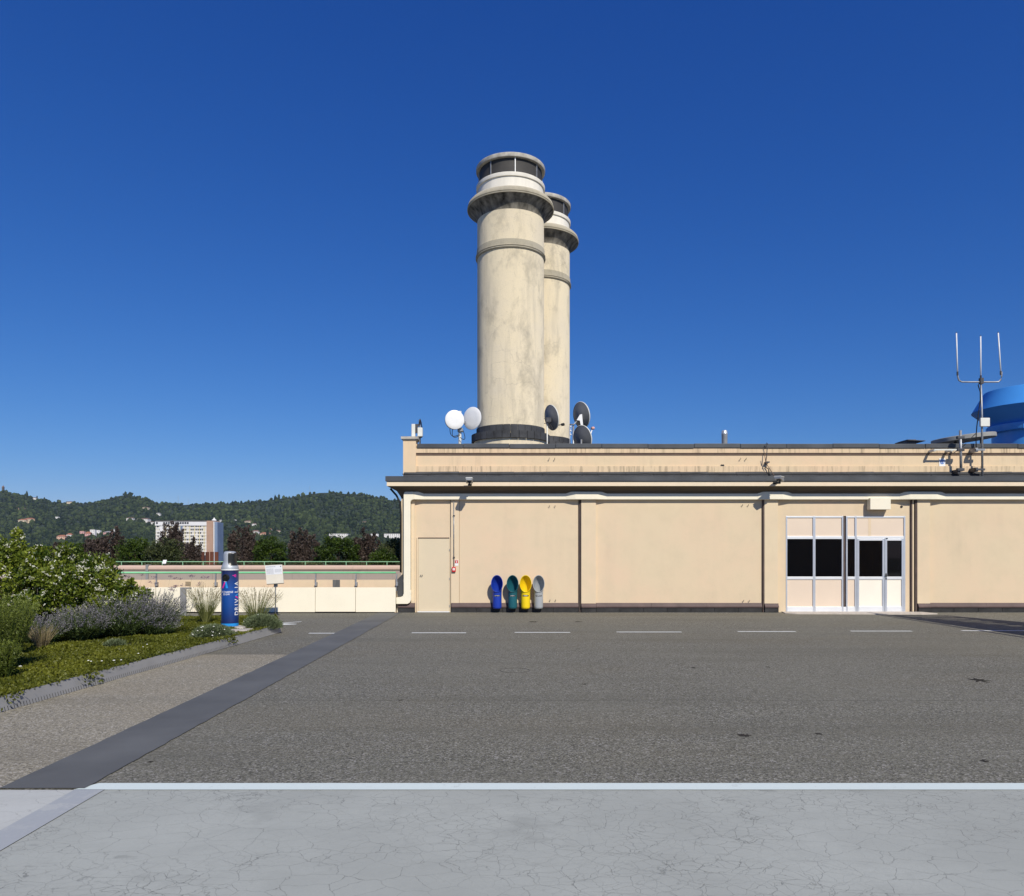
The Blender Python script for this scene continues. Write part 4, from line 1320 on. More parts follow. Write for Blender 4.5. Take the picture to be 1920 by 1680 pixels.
# ------------------------------------------------------------------ charging column
def text_mesh(s, size, sx=1.0, cut_axis=0):
    cu = bpy.data.curves.new('txt', 'FONT')
    cu.body = s
    cu.size = size
    cu.align_x = 'CENTER'
    cu.align_y = 'CENTER'
    cu.offset = size * 0.012
    o = bpy.data.objects.new('txt', cu)
    C.objects.link(o)
    dg = bpy.context.evaluated_depsgraph_get()
    me = bpy.data.meshes.new_from_object(o.evaluated_get(dg))
    b = bmesh.new()
    b.from_mesh(me)
    nrm_ = Vector((1, 0, 0)) if cut_axis == 0 else Vector((0, 1, 0))
    k = -0.4
    while k < 0.4:
        bmesh.ops.bisect_plane(b, geom=b.verts[:] + b.edges[:] + b.faces[:], plane_co=nrm_ * k, plane_no=nrm_)
        k += 0.008
    b.verts.index_update()
    v = [(p.co.x * sx, p.co.y) for p in b.verts]
    f = [tuple(q.index for q in p.verts) for p in b.faces]
    b.free()
    bpy.data.objects.remove(o)
    bpy.data.meshes.remove(me)
    bpy.data.curves.remove(cu)
    return v, f


CHX, CHY, CHR, CHZ = GX(431.2, 15.0), 15.0, 0.166, 0.185
ch = thing('charging_column', 'blue cylindrical charging column with grey screen head in the planted bed', 'charging column', (CHX, CHY, CHZ))


def body_mat():
    t = NT('blue_wrap')
    tc = t.n.new('ShaderNodeSeparateXYZ')
    t.link(t.pos, tc.inputs[0])
    f = t.math('DIVIDE', t.math('SUBTRACT', tc.outputs[2], 0.2), 1.1)
    c = t.ramp(f, [(0.0, (0.012, 0.018, 0.085)), (0.35, (0.01, 0.06, 0.25)), (0.62, (0.012, 0.075, 0.32)), (1.0, (0.014, 0.018, 0.075))])
    return t.set(c, 0.3, 0, 0.5)


m_wrap = body_mat()
m_cyan = simple('cyan_band', (0.02, 0.28, 0.72), 0.35, 0.05, 4)
m_pink = simple('pink_print', (0.72, 0.03, 0.32), 0.4, 0.05, 4)
m_silver = simple('silver_paint', (0.44, 0.47, 0.50), 0.5, 0.04, 4, metal=0.3)
m_screen = simple('dark_screen', (0.02, 0.02, 0.016), 0.3, 0.1, 4)
cc = (CHX, CHY, 0)
MB().lathe([(CHR - 0.004, CHZ), (CHR, CHZ + 0.008), (CHR, CHZ + 0.06)], cc, 48, caps=True).build('base_band', m_cyan, ch, smooth=True, sharp=40)
MB().lathe([(CHR, CHZ + 0.06), (CHR, 1.305)], cc, 48, caps=True).build('body', m_wrap, ch, smooth=True, sharp=40)
MB().lathe([(CHR + 0.002, 1.305), (CHR + 0.002, 1.325), (CHR - 0.004, 1.328)], cc, 48, caps=True).build('collar', m_white, ch, smooth=True, sharp=40)
hp = [(CHR, 1.328), (CHR, 1.36), (CHR - 0.008, 1.385), (0.140, 1.42), (0.128, 1.455), (0.124, 1.50), (0.123, 1.62), (0.116, 1.655), (0.10, 1.675), (0.07, 1.682), (0.01, 1.683)]
head = MB().lathe(hp, cc, 48).build('head', m_silver, ch, smooth=True, sharp=50)


VIEW_A = 20.7                                  # the column's print faces the roof track, turned this far to the right


def wrap(a_deg, z, lift=0.0015, r=CHR):
    a_deg += VIEW_A
    return (CHX + (r + lift) * math.sin(R(a_deg)), CHY - (r + lift) * math.cos(R(a_deg)), z)


# screen: a dark curved shield on the right-front of the head
sc_ = MB()
rows = [(1.40, 0.152, 30), (1.425, 0.139, 44), (1.46, 0.129, 50), (1.51, 0.1255, 51), (1.60, 0.1255, 51), (1.635, 0.123, 50), (1.655, 0.116, 44)]
for z, r, hw in rows:
    for k in range(17):
        sc_.v.append(wrap(34 - hw + 2 * hw * k / 16, z, 0.004, r))
sc_.f = [(i * 17 + k, i * 17 + k + 1, (i + 1) * 17 + k + 1, (i + 1) * 17 + k) for i in range(len(rows) - 1) for k in range(16)]
scr = sc_.build('screen', m_screen, head, smooth=True)
for a0 in (14, 22, 30):
    MB().add([wrap(a0, 1.640, 0.008, 0.122), wrap(a0 + 6, 1.640, 0.008, 0.122), wrap(a0 + 6, 1.648, 0.009, 0.119), wrap(a0, 1.648, 0.009, 0.119)], [(0, 1, 2, 3)]).build('screen_mark', m_white, scr)
# socket with cable ring
so = Vector(wrap(-28, 1.16, -0.016))
Ms = Matrix.Rotation(R(-28 + VIEW_A), 3, 'Z') @ Matrix.Rotation(R(90), 3, 'X')
MB().lathe([(0.072, -0.03), (0.072, 0.02), (0.066, 0.03), (0.05, 0.034), (0.046, 0.02), (0.03, 0.018), (0.028, 0.03), (0.012, 0.03)], so, 32, mat=Ms).build('socket', m_black, ch, smooth=True, sharp=40)


def put_text(s, size, a_c, z_c, mat, up=False, sx=1.0, name='lettering', parent=ch):
    v, f = text_mesh(s, size, sx, 1 if up else 0)
    m = MB()
    for (u, w) in v:
        if up:
            m.v.append(wrap(a_c - math.degrees(w / CHR), z_c + u))
        else:
            m.v.append(wrap(a_c + math.degrees(u / CHR), z_c + w))
    m.f = f
    return m.build(name, mat, parent)


zc = 0.40
for k, s in enumerate(('D', 'R', 'I', 'V', '/\\', 'L', 'I', 'A')):
    step = {'I': 0.062, '/\\': 0.10}.get(s, 0.092)
    zc += step / 2
    if s == '/\\':
        m = MB()
        for (u0, u1, w0, w1, mt, nm) in ((-0.046, 0.0, 0.035, -0.035, m_pink, 'letter'), (0.046, 0.0, 0.035, -0.035, m_cyan, 'letter')):
            q = MB()
            for i in range(9):
                t = i / 8
                for e in (-0.014, 0.014):
                    q.v.append(wrap(51 + math.degrees((w0 + (w1 - w0) * t) * 1.4 / CHR), zc + u0 + (u1 - u0) * t + e))
            q.f = [(2 * i, 2 * i + 1, 2 * i + 3, 2 * i + 2) for i in range(8)]
            q.build(nm, mt, ch)
    else:
        put_text(s, 0.140, 51, zc, m_white, True, 0.88, 'letter')
    zc += step / 2
# logo and words under the socket
zt = 1.085
def curved(name, mat, a0, a1, b0, b1, z0, z1, n=8):
    """patch between angles a0..a1 at z0 and b0..b1 at z1, following the round body"""
    m = MB()
    for j in range(n + 1):
        v = j / n
        for i in range(n + 1):
            u = i / n
            m.v.append(wrap((a0 + (a1 - a0) * u) * (1 - v) + (b0 + (b1 - b0) * u) * v, z0 + (z1 - z0) * v))
    m.f = [(j * (n + 1) + i, j * (n + 1) + i + 1, (j + 1) * (n + 1) + i + 1, (j + 1) * (n + 1) + i) for j in range(n) for i in range(n)]
    return m.build(name, mat, ch)


curved('logo_block', m_white, -42, -24, -42, -24, zt - 0.008, zt + 0.03)
curved('logo_stroke', m_pink, -62, -47, -38, -29, zt - 0.135, zt - 0.012)
curved('logo_stroke', m_cyan, -27, -12, -33, -22, zt - 0.135, zt - 0.012)
put_text('DI CHARGE', 0.050, -24, 0.872, m_white, sx=1.0)
put_text('22 KW', 0.048, -26, 0.826, m_white, sx=1.0)
put_text('e', 0.115, 36, 1.205, m_pink, sx=1.0, name='logo_letter')
curved('logo_letter', m_pink, 17, 26, 17, 26, 1.195, 1.209)

# stone blocks at its foot
s1 = MB().box(CHX - 0.17, CHX + 0.36, CHY - 0.28, CHY + 0.18, 0.02, CHZ - 0.002).build('stone_block', m_stone, None, bevel=0.02)
tag(s1, 'pale stone block under the charging column', 'stone block')
s2 = MB().obox((CHX + 0.34, CHY - 0.66, 0.10), (0.33, 0.13, 0), (-0.06, 0.20, 0), (0, 0, 0.075)).build('stone_block', m_stone, None, bevel=0.02)
tag(s2, 'flat pale stone block lying between charging column and bed edging', 'stone block')

# staircase out of frame to the right, whose shadow falls across the asphalt
stx = thing('staircase', 'outside stair with sloping side wall and handrail right of the view', 'staircase', (11.5, 11, 0))
foot, apex, H = Vector((10.75, 8.0, 0)), Vector((12.05, 14.35, 0)), 5.0
dirv = (apex - foot)
side = Vector((dirv.y, -dirv.x, 0)).normalized()
sw = MB()
for off in (0.0, 0.16):
    o = side * off
    sw.v += [tuple(foot + o), tuple(apex + o), tuple(apex + o + Vector((0, 0, H))), tuple(foot + o + Vector((0, 0, 0.05)))]
sw.f = [(0, 1, 2, 3), (7, 6, 5, 4), (0, 4, 5, 1), (1, 5, 6, 2), (2, 6, 7, 3), (3, 7, 4, 0)]
sw.build('side_wall', m_wall, stx)
h0, h1 = foot + Vector((0, 0, 0.95)) + dirv * 0.10, apex + Vector((0, 0, H + 0.95 - 0.45)) + dirv * 0.0
MB().tube([foot + dirv * 0.12 + Vector((0, 0, H * 0.12 + 0.92)), apex + Vector((0, 0, H + 0.42)) + side * 0.05], 0.05, 8).build('handrail', m_green_rail, stx, smooth=True)
for t in (0.15, 0.45, 0.75, 0.98):
    q = foot + dirv * t
    MB().tube([q + side * 0.08 + Vector((0, 0, H * t)), q + side * 0.03 + Vector((0, 0, H * t + 0.8 - 0.3 * t))], 0.022, 6).build('post', m_grey_metal, stx, smooth=True)
for k in range(26):
    t0, t1 = k / 26, (k + 1) / 26
    a_, b_ = foot + dirv * t0 + side * 0.17, foot + dirv * t1 + side * 0.17
    w = side * 1.3
    z = H * (k + 1) / 26 - 0.10
    mm = MB()
    mm.v = [tuple(p) for p in (a_, b_, b_ + w, a_ + w)]
    mm.v = [(x, y, z - 0.05) for x, y, _ in mm.v] + [(x, y, z) for x, y, _ in mm.v]
    mm.f = [(0, 3, 2, 1), (4, 5, 6, 7), (0, 1, 5, 4), (1, 2, 6, 5), (2, 3, 7, 6), (3, 0, 4, 7)]
    mm.build('tread', m_stone, stx)
ow = MB()
for off in (1.49, 1.62):
    o = side * off
    ow.v += [tuple(foot + o), tuple(apex + o), tuple(apex + o + Vector((0, 0, H))), tuple(foot + o + Vector((0, 0, 0.05)))]
ow.f = [(0, 1, 2, 3), (7, 6, 5, 4), (0, 4, 5, 1), (1, 5, 6, 2), (2, 6, 7, 3), (3, 7, 4, 0)]
ow.build('side_wall', m_wall, stx)
# ------------------------------------------------------------------ planting: leaf makers
def quad_mesh(name, V, T, mat, parent=None, quads=True):
    """V: (n,4,3) leaf corners, T: (n,) tone per leaf"""
    n = V.shape[0]
    me = bpy.data.meshes.new(name)
    me.vertices.add(n * 4)
    me.vertices.foreach_set('co', np.ascontiguousarray(V, dtype=np.float32).ravel())
    me.loops.add(n * 4)
    me.loops.foreach_set('vertex_index', np.arange(n * 4, dtype=np.int32))
    me.polygons.add(n)
    me.polygons.foreach_set('loop_start', np.arange(n, dtype=np.int32) * 4)
    me.update(calc_edges=True)
    at = me.attributes.new('tone', 'FLOAT', 'POINT')
    at.data.foreach_set('value', np.repeat(T.astype(np.float32), 4))
    me.materials.append(mat)
    me.validate()
    o = bpy.data.objects.new(name, me)
    C.objects.link(o)
    if parent is not None:
        o.parent = parent
        o.matrix_parent_inverse = parent.matrix_world.inverted()
    return o


def unit(a):
    return a / (np.linalg.norm(a, axis=-1, keepdims=True) + 1e-9)


def leaves_at(P0, D, L, W, fold=0.25):
    """diamond leaf from P0 along D (n,3), length L, half width W"""
    n = len(P0)
    D = unit(D)
    side = unit(np.cross(D, rng.normal(size=(n, 3))))
    up = np.cross(side, D)
    L = np.asarray(L).reshape(-1, 1)
    W = np.asarray(W).reshape(-1, 1)
    V = np.empty((n, 4, 3))
    V[:, 0] = P0
    V[:, 1] = P0 + D * L * 0.5 + side * W + up * W * fold
    V[:, 2] = P0 + D * L
    V[:, 3] = P0 + D * L * 0.5 - side * W + up * W * fold
    return V


def blades_at(P0, D, L, W, bend, seg=3):
    """narrow bending blades as chains of quads; returns (n*seg,4,3) and blade index"""
    n = len(P0)
    D = unit(D)
    side = unit(np.cross(D, rng.normal(size=(n, 3))))
    g = np.zeros_like(D)
    g[:, 2] = -1
    horiz = D.copy()
    horiz[:, 2] = 0
    horiz = unit(horiz)
    L = np.asarray(L).reshape(-1, 1)
    W = np.asarray(W).reshape(-1, 1)
    bend = np.asarray(bend).reshape(-1, 1)
    pts = []
    for k in range(seg + 1):
        t = k / seg
        pts.append(P0 + D * L * t + (horiz * 0.6 + g * 0.5) * L * bend * t * t)
    out = []
    for k in range(seg):
        w0 = W * (1 - k / seg * 0.8)
        w1 = W * (1 - (k + 1) / seg * 0.8)
        q = np.stack([pts[k] - side * w0, pts[k] + side * w0, pts[k + 1] + side * w1, pts[k + 1] - side * w1], axis=1)
        out.append(q)
    return np.concatenate(out), pts[-1], unit(pts[-1] - pts[-2])


def sphere_pts(n):
    return unit(rng.normal(size=(n, 3)))


def clump_crown(clumps, per, leaf, aspect, bias=0.55):
    """clumps: (m,4) centre + radius; leaves on and in each clump, pointing outwards and up"""
    P0, D, T = [], [], []
    for (x, y, z, r) in clumps:
        d = sphere_pts(per)
        rad = r * (0.45 + 0.55 * rng.random((per, 1)) ** 0.6)
        p = np.array([x, y, z]) + d * rad * np.array([1, 1, 0.85])
        P0.append(p)
        D.append(unit(d * bias + np.array([0, 0, 0.35]) + rng.normal(size=(per, 3)) * 0.45))
        T.append(np.clip(rng.normal(0.45 + 0.25 * rng.normal(), 0.2, per), 0, 1))
    P0, D, T = np.concatenate(P0), np.concatenate(D), np.concatenate(T)
    L = leaf * (0.65 + 0.7 * rng.random(len(P0)))
    return leaves_at(P0, D, L, L * aspect), T


m_bark = simple('brown_bark', (0.09, 0.065, 0.045), 0.9, 0.3, 12, bump=0.5)
m_twig = simple('pale_twig', (0.22, 0.19, 0.14), 0.9, 0.2, 12)


def branches(name, base, tips, r0, mat, parent):
    m = MB()
    base = Vector(base)
    for t in tips:
        t = Vector(t)
        mid = base.lerp(t, 0.5) + Vector((random.uniform(-.08, .08), random.uniform(-.08, .08), 0.06)) * (t - base).length
        m.tube([base + Vector((random.uniform(-.04, .04), random.uniform(-.04, .04), 0)), mid, t], [r0, r0 * 0.7, r0 * 0.3], 5)
    return m.build(name, mat, parent, smooth=True)


# ------------------------------------------------------------------ the planted bed and its steel edging
BZ = 0.12
def kerb_x(y):
    return -5.37 + (y - 7.8) * (0.54 / 7.6)
bed_poly = [(kerb_x(4.0) - 0.03, 4.0), (kerb_x(15.45) - 0.03, 15.45), (-5.35, 16.95), (-8, 17.7), (-30, 17.9), (-30, 4.0)]
struct(MB().prism_z(bed_poly, 0.004, BZ).build('bed_soil', m_soil))
kr = thing('bed_edging', 'grey slotted steel edging along the planted bed', 'edging', (kerb_x(10), 10, 0))
run = [(kerb_x(4.0), 4.0)] + [(kerb_x(y), y) for y in (6.05, 8.1, 10.15, 12.2, 14.0)] + [(kerb_x(15.5), 15.5), (-5.32, 17.0), (-8, 17.75), (-14, 17.85), (-30, 17.95)]
for (a, b) in zip(run[:-1], run[1:]):
    a, b = Vector((a[0], a[1], 0)), Vector((b[0], b[1], 0))
    d = (b - a).normalized()
    nn = Vector((d.y, -d.x, 0))
    a, b = a + d * 0.004, b - d * 0.004
    out0, out1 = nn * 0.035, nn * -0.012
    mm = MB()
    for p in (a, b):
        mm.v += [tuple(p + out0 + Vector((0, 0, 0.006))), tuple(p + out1 + Vector((0, 0, 0.158))), tuple(p + out1 - nn * 0.02 + Vector((0, 0, 0.158))), tuple(p + out0 - nn * 0.02 + Vector((0, 0, 0.006)))]
    mm.f = [(0, 1, 5, 4), (1, 2, 6, 5), (2, 3, 7, 6), (3, 0, 4, 7), (0, 3, 2, 1), (4, 5, 6, 7)]
    mm.build('edging_plate', m_kerb, kr)
sl = MB()
y = 5.0
while y < 13.2:
    x = kerb_x(y)
    sl.add([(x + 0.037, y, 0.004), (x + 0.037, y + 0.008, 0.004), (x + 0.0235, y + 0.008, 0.052), (x + 0.0235, y, 0.052)], [(0, 1, 2, 3)])
    y += 0.046
o = sl.build('drain_slots', m_black, kr)
o['kind'] = 'stuff'

# low ground cover over the bed (nobody could count it)
m_cover = leafy('ground_cover_leaf', (0.055, 0.072, 0.008), (0.215, 0.225, 0.024), 0.35)


def cover_h(x, y):
    return 0.035 + 0.045 * mnoise.noise((x * 1.3, y * 1.3, 0)) + 0.03 * mnoise.noise((x * 4.1, y * 4.1, 3))


n = 165000
cx_ = []
while len(cx_) < n:
    yy = 5.5 + (17.6 - 5.5) * random.random() ** 0.9
    e = kerb_x(min(yy, 15.5)) - (0 if yy < 15.5 else (yy - 15.5) * 0.35)
    xx = e + 0.01 - abs(random.gauss(0, 1)) * 1.6 if random.random() < 0.55 else e - random.random() * 6.0
    if xx < -0.70 * yy - 0.6:
        continue
    gap = mnoise.noise((xx * 1.7, yy * 1.7, 11.0))
    if gap < -0.33 and random.random() < 0.75:
        continue
    over = xx > e - 0.03
    h = max(0.0, cover_h(xx, yy))
    cx_.append((xx + (0.02 if over and random.random() < 0.08 else -0.02), yy, BZ + h * random.random() + (0.03 if over else 0)))
P0 = np.array(cx_)
D = rng.normal(size=(n, 3)) * 0.6 + np.array([0, -0.1, 0.7])
L = 0.020 + 0.024 * rng.random(n)
tone = np.array([0.5 + 0.55 * mnoise.noise((p[0] * 0.9, p[1] * 0.9, 5.0)) for p in cx_]) + rng.normal(size=n) * 0.2
gcov = quad_mesh('ground_cover', leaves_at(P0, D, L, L * 0.34), np.clip(tone, 0, 1), m_cover)
struct(gcov, 'stuff')
gcov['label'] = 'low green creeping ground cover filling the planted bed'
# trailing shoots hanging over the edging here and there
V = []
for (yc, m_) in ((8.0, 30), (9.3, 60), (13.2, 60)):
    for k in range(m_):
        yy = yc + random.gauss(0, 0.10)
        t = random.random()
        V.append((kerb_x(yy) - 0.01 + 0.07 * t, yy, 0.17 - 0.14 * t * random.random()))
V = np.array(V)
struct(quad_mesh('trailing_shoots', leaves_at(V, rng.normal(size=V.shape) * 0.5 + np.array([0.5, 0, -0.3]), 0.05, 0.012), rng.random(len(V)) * 0.6, m_cover), 'stuff')
# small white daisies in the ground cover
m_petal = simple('white_petal', (0.78, 0.78, 0.70), 0.6, 0.05, 9)
dz = []
for k in range(11):
    yy = random.uniform(7.6, 12.5)
    xx = kerb_x(yy) - 0.1 - abs(random.gauss(0, 0.7))
    dz.append((xx, yy, BZ + 0.075 + 0.02 * random.random()))
dm = MB()
for (x, y, z) in dz:
    r = random.uniform(0.012, 0.022)
    dm.lathe([(r, 0.0), (r * 0.6, 0.006), (0.001, 0.008)], (x, y, z), 6, caps=False)
struct(dm.build('daisies', m_petal), 'stuff')

# ------------------------------------------------------------------ flowering shrub at the left edge
m_shrub = leafy('shrub_leaf', (0.040, 0.078, 0.007), (0.275, 0.325, 0.040), 0.3, 0.42)
m_flower = leafy('cream_flower', (0.62, 0.62, 0.45), (0.86, 0.85, 0.74), 0.2, 0.6)


def flowering_shrub(name, label, ells, twigs, base, seed, nclump, nflower):
    root = thing(name, label, 'shrub', base)
    cl = []
    for (cx, cy, cz, rx, ry, rz, w) in ells:
        for k in range(int(nclump * w)):
            d = sphere_pts(1)[0]
            if d[2] < -0.5:
                d[2] *= -1
            s = 0.62 + 0.42 * random.random()
            s *= 1 + 0.22 * mnoise.noise((d[0] * 2.2 + cx, d[1] * 2.2, d[2] * 2.2 + seed))
            cl.append((cx + d[0] * rx * s, cy + d[1] * ry * s, max(0.22, cz + d[2] * rz * s), random.uniform(0.09, 0.19)))
    for (x, y, z, r) in twigs:
        cl.append((x, y, z, r))
    V, T = clump_crown(cl, 135, 0.062, 0.26)
    quad_mesh('foliage', V, T, m_shrub, root)
    br = [c for c in random.sample(cl, 46)]
    branches('branch', base, [(c[0], c[1], c[2]) for c in br], 0.022, m_twig, root)
    # flowers: small flat heads on the sunny side
    fp, fd = [], []
    for (x, y, z, r) in random.choices(cl, k=nflower):
        d = unit(np.array([0.35, -0.75, 0.55]) + rng.normal(size=3) * 0.5)
        c = np.array([x, y, z]) + d * r * 1.05
        for q in range(random.randint(2, 6)):
            o = c + rng.normal(size=3) * 0.022
            for k in range(4):
                fp.append(o)
                fd.append(unit(d * 0.4 + rng.normal(size=3)))
    fp, fd = np.array(fp), np.array(fd)
    quad_mesh('flowers', leaves_at(fp, fd, 0.026, 0.010), rng.random(len(fp)), m_flower, root)
    return root


flowering_shrub('flowering_shrub', 'big leafy shrub with cream white flowers at the left edge',
                [(-9.35, 13.9, 0.92, 1.05, 0.75, 0.92, 1.2), (-8.35, 13.7, 0.80, 0.85, 0.7, 0.84, 1.0), (-7.45, 13.95, 0.58, 0.60, 0.5, 0.52, 0.7), (-10.5, 14.0, 0.85, 0.9, 0.7, 0.85, 0.7), (-8.0, 14.2, 0.95, 0.6, 0.4, 0.6, 0.4)],
                [(-9.12, 13.8, 1.80, 0.12), (-9.14, 13.8, 1.92, 0.10), (-9.16, 13.8, 2.02, 0.07), (-9.10, 13.8, 1.68, 0.13), (-8.62, 13.7, 1.70, 0.11), (-8.2, 13.8, 1.58, 0.1), (-7.5, 13.7, 1.17, 0.10), (-7.42, 13.7, 1.28, 0.06), (-7.2, 13.8, 0.98, 0.08), (-7.05, 13.8, 1.10, 0.05)],
                (-8.7, 13.9, BZ), 3.0, 140, 760)

# ------------------------------------------------------------------ lavender, rosemary, grasses
m_lav_leaf = leafy('lavender_foliage', (0.034, 0.062, 0.014), (0.150, 0.205, 0.065), 0.2)
m_lav_flower = leafy('lavender_flower', (0.115, 0.108, 0.122), (0.31, 0.292, 0.315), 0.15, 0.8)
m_straw = leafy('straw_blade', (0.22, 0.17, 0.08), (0.44, 0.36, 0.20), 0.25)
m_grass = leafy('grass_blade', (0.09, 0.12, 0.028), (0.34, 0.35, 0.13), 0.3)
m_rose = leafy('rosemary_needle', (0.018, 0.038, 0.005), (0.185, 0.225, 0.035), 0.2)
m_sant = leafy('grey_green_needle', (0.05, 0.075, 0.03), (0.19, 0.23, 0.115), 0.2)


def stems(cx, cy, n, spread, rad, lean=(0, 0)):
    a = rng.random(n) * 2 * np.pi
    t = rng.random(n) ** 0.65 * spread
    D = np.stack([np.sin(t) * np.cos(a) + lean[0], np.sin(t) * np.sin(a) + lean[1], np.cos(t)], 1)
    r = rad * np.sqrt(rng.random(n))
    P0 = np.stack([cx + r * np.cos(a), cy + r * np.sin(a), np.full(n, BZ + 0.02)], 1)
    return P0, D


def lavender(cx, cy, h, label, n=620, spread=0.95, lean=(0.12, 0)):
    root = thing('lavender_plant', label, 'lavender', (cx, cy, BZ), 'lavender plants in the bed')
    P0, D = stems(cx, cy, n, spread, 0.16, lean)
    L = h * (0.72 + 0.35 * rng.random(n))
    V, tip, td = blades_at(P0, D, L, np.full(n, 0.0042), 0.10 * rng.random(n), 3)
    quad_mesh('stems', V, np.tile(0.3 + 0.6 * rng.random(n), 3), m_lav_leaf, root)
    # grey-green narrow leaves on the lower two thirds
    m = 9
    k = np.repeat(np.arange(n), m)
    t = 0.12 + 0.55 * rng.random(n * m)
    p = P0[k] + unit(D)[k] * (L[k] * t)[:, None]
    d = unit(D)[k] * 0.8 + rng.normal(size=(n * m, 3)) * 0.5
    quad_mesh('leaves', leaves_at(p, d, 0.05 + 0.035 * rng.random(n * m), 0.0055), np.clip(rng.normal(0.5, 0.28, n * m), 0, 1), m_lav_leaf, root)
    # flower spikes: whorls of small florets along the top of each stem
    m = 10
    keep = rng.random(n) < 0.7
    ki = np.nonzero(keep)[0]
    k = np.repeat(ki, m)
    s = np.tile(np.linspace(0, 1, m), len(ki))
    p = tip[k] - td[k] * (0.115 * (1 - s))[:, None]
    d = td[k] * 0.7 + rng.normal(size=(len(k), 3)) * 0.55
    quad_mesh('flower_spikes', leaves_at(p, d, 0.019 + 0.012 * rng.random(len(k)), 0.0058), np.clip(rng.normal(0.5, 0.25, len(k)), 0, 1), m_lav_flower, root)
    return root


lavender(-7.95, 12.55, 0.50, 'leftmost lavender plant, low and mixed with green below the flowering shrub', 520)
lavender(-7.52, 13.05, 0.62, 'second lavender plant from the left, in front of the flowering shrub', 620)
lavender(-7.05, 13.5, 0.78, 'tall lavender plant in the middle of the lavender clump', 760)
lavender(-6.80, 13.95, 0.82, 'lavender plant leaning right before the ivory panels', 760, 0.85, (0.16, 0))
lavender(-6.62, 13.75, 0.48, 'lowest lavender plant at the right end of the clump', 420, 1.0, (0.2, 0))

m_verb = leafy('verbena_flower', (0.045, 0.015, 0.055), (0.14, 0.05, 0.17), 0.1, 0.7)


def verbena(cx, cy, n, label):
    root = thing('tall_verbena', label, 'verbena', (cx, cy, BZ), 'verbena plants behind the lavender')
    P0, D = stems(cx, cy, n, 0.34, 0.05, (0.08, 0))
    L = 0.72 + 0.40 * rng.random(n)
    V, tip, td = blades_at(P0, D, L, np.full(n, 0.004), 0.05 * rng.random(n), 3)
    quad_mesh('stems', V, np.tile(rng.random(n), 3) * 0.5, m_lav_leaf, root)
    m = 26
    k = np.repeat(np.arange(n), m)
    p = tip[k] + rng.normal(size=(n * m, 3)) * np.array([0.024, 0.024, 0.012])
    quad_mesh('flower_heads', leaves_at(p, rng.normal(size=(n * m, 3)) + np.array([0, 0, 0.8]), 0.018, 0.006), rng.random(n * m), m_verb, root)


verbena(-7.95, 15.5, 10, 'left one of three thin purple verbenas, close to the flowering shrub')
verbena(-7.35, 15.6, 12, 'middle one of three thin purple verbenas rising behind the lavender')
verbena(-6.80, 15.5, 8, 'right one of three thin purple verbenas, nearest the grey post')


def rosemary(cx, cy, h, label, n=150):
    root = thing('rosemary_bush', label, 'shrub', (cx, cy, BZ), 'upright needle-leaved shrubs at the left edge')
    P0, D = stems(cx, cy, n, 0.42, 0.20)
    L = h * (0.6 + 0.45 * rng.random(n))
    V, tip, td = blades_at(P0, D, L, np.full(n, 0.006), 0.02 * rng.random(n), 2)
    quad_mesh('stems', V, np.tile(rng.random(n), 2) * 0.4, m_rose, root)
    m = 95
    k = np.repeat(np.arange(n), m)
    t = 0.15 + 0.85 * rng.random(n * m)
    p = P0[k] + unit(D)[k] * (L[k] * t)[:, None]
    d = unit(D)[k] * 0.75 + rng.normal(size=(n * m, 3)) * 0.5
    tone = np.clip(0.15 + 0.6 * t + rng.normal(0, 0.15, n * m), 0, 1)
    quad_mesh('needles', leaves_at(p, d, 0.030 + 0.02 * rng.random(n * m), 0.0042), tone, m_rose, root)


rosemary(-6.72, 9.75, 0.98, 'nearest upright rosemary bush cut by the left edge of the view', 170)
rosemary(-7.50, 11.0, 0.85, 'upright rosemary bush behind the nearest one at the left edge', 150)
rosemary(-6.30, 9.05, 0.45, 'low rosemary bush in front at the left edge', 110)


def tuft(name, label, cx, cy, h, n, spread, mat, plume=False, wid=0.004, cat='grass'):
    root = thing(name, label, cat, (cx, cy, BZ))
    P0, D = stems(cx, cy, n, spread, 0.07)
    L = h * (0.55 + 0.5 * rng.random(n))
    V, tip, td = blades_at(P0, D, L, np.full(n, wid), 0.28 * rng.random(n), 4)
    quad_mesh('blades', V, np.tile(rng.random(n), 4), mat, root)
    if plume:
        ki = np.nonzero(L > h * 0.75)[0]
        m = 7
        k = np.repeat(ki, m)
        s = rng.random(len(k))
        p = tip[k] - td[k] * (0.13 * s)[:, None]
        d = td[k] + rng.normal(size=(len(k), 3)) * 0.25
        quad_mesh('plumes', leaves_at(p, d, 0.03, 0.0035), rng.random(len(k)), m_straw, root)


tuft('grass_tuft', 'upright grass tuft with buff plumes left of the charging column', GX(386, 16.1), 16.1, 0.84, 420, 0.45, m_grass, True, 0.0034)
tuft('grass_tuft', 'fine airy grass tuft right of the charging column', GX(481, 16.0), 16.0, 0.82, 420, 0.62, m_grass, True, 0.0034)
tuft('straw_tuft', 'dry straw coloured grass tuft below the lavender', GX(78, 11.9), 11.9, 0.42, 300, 0.5, m_straw, False, 0.0035)


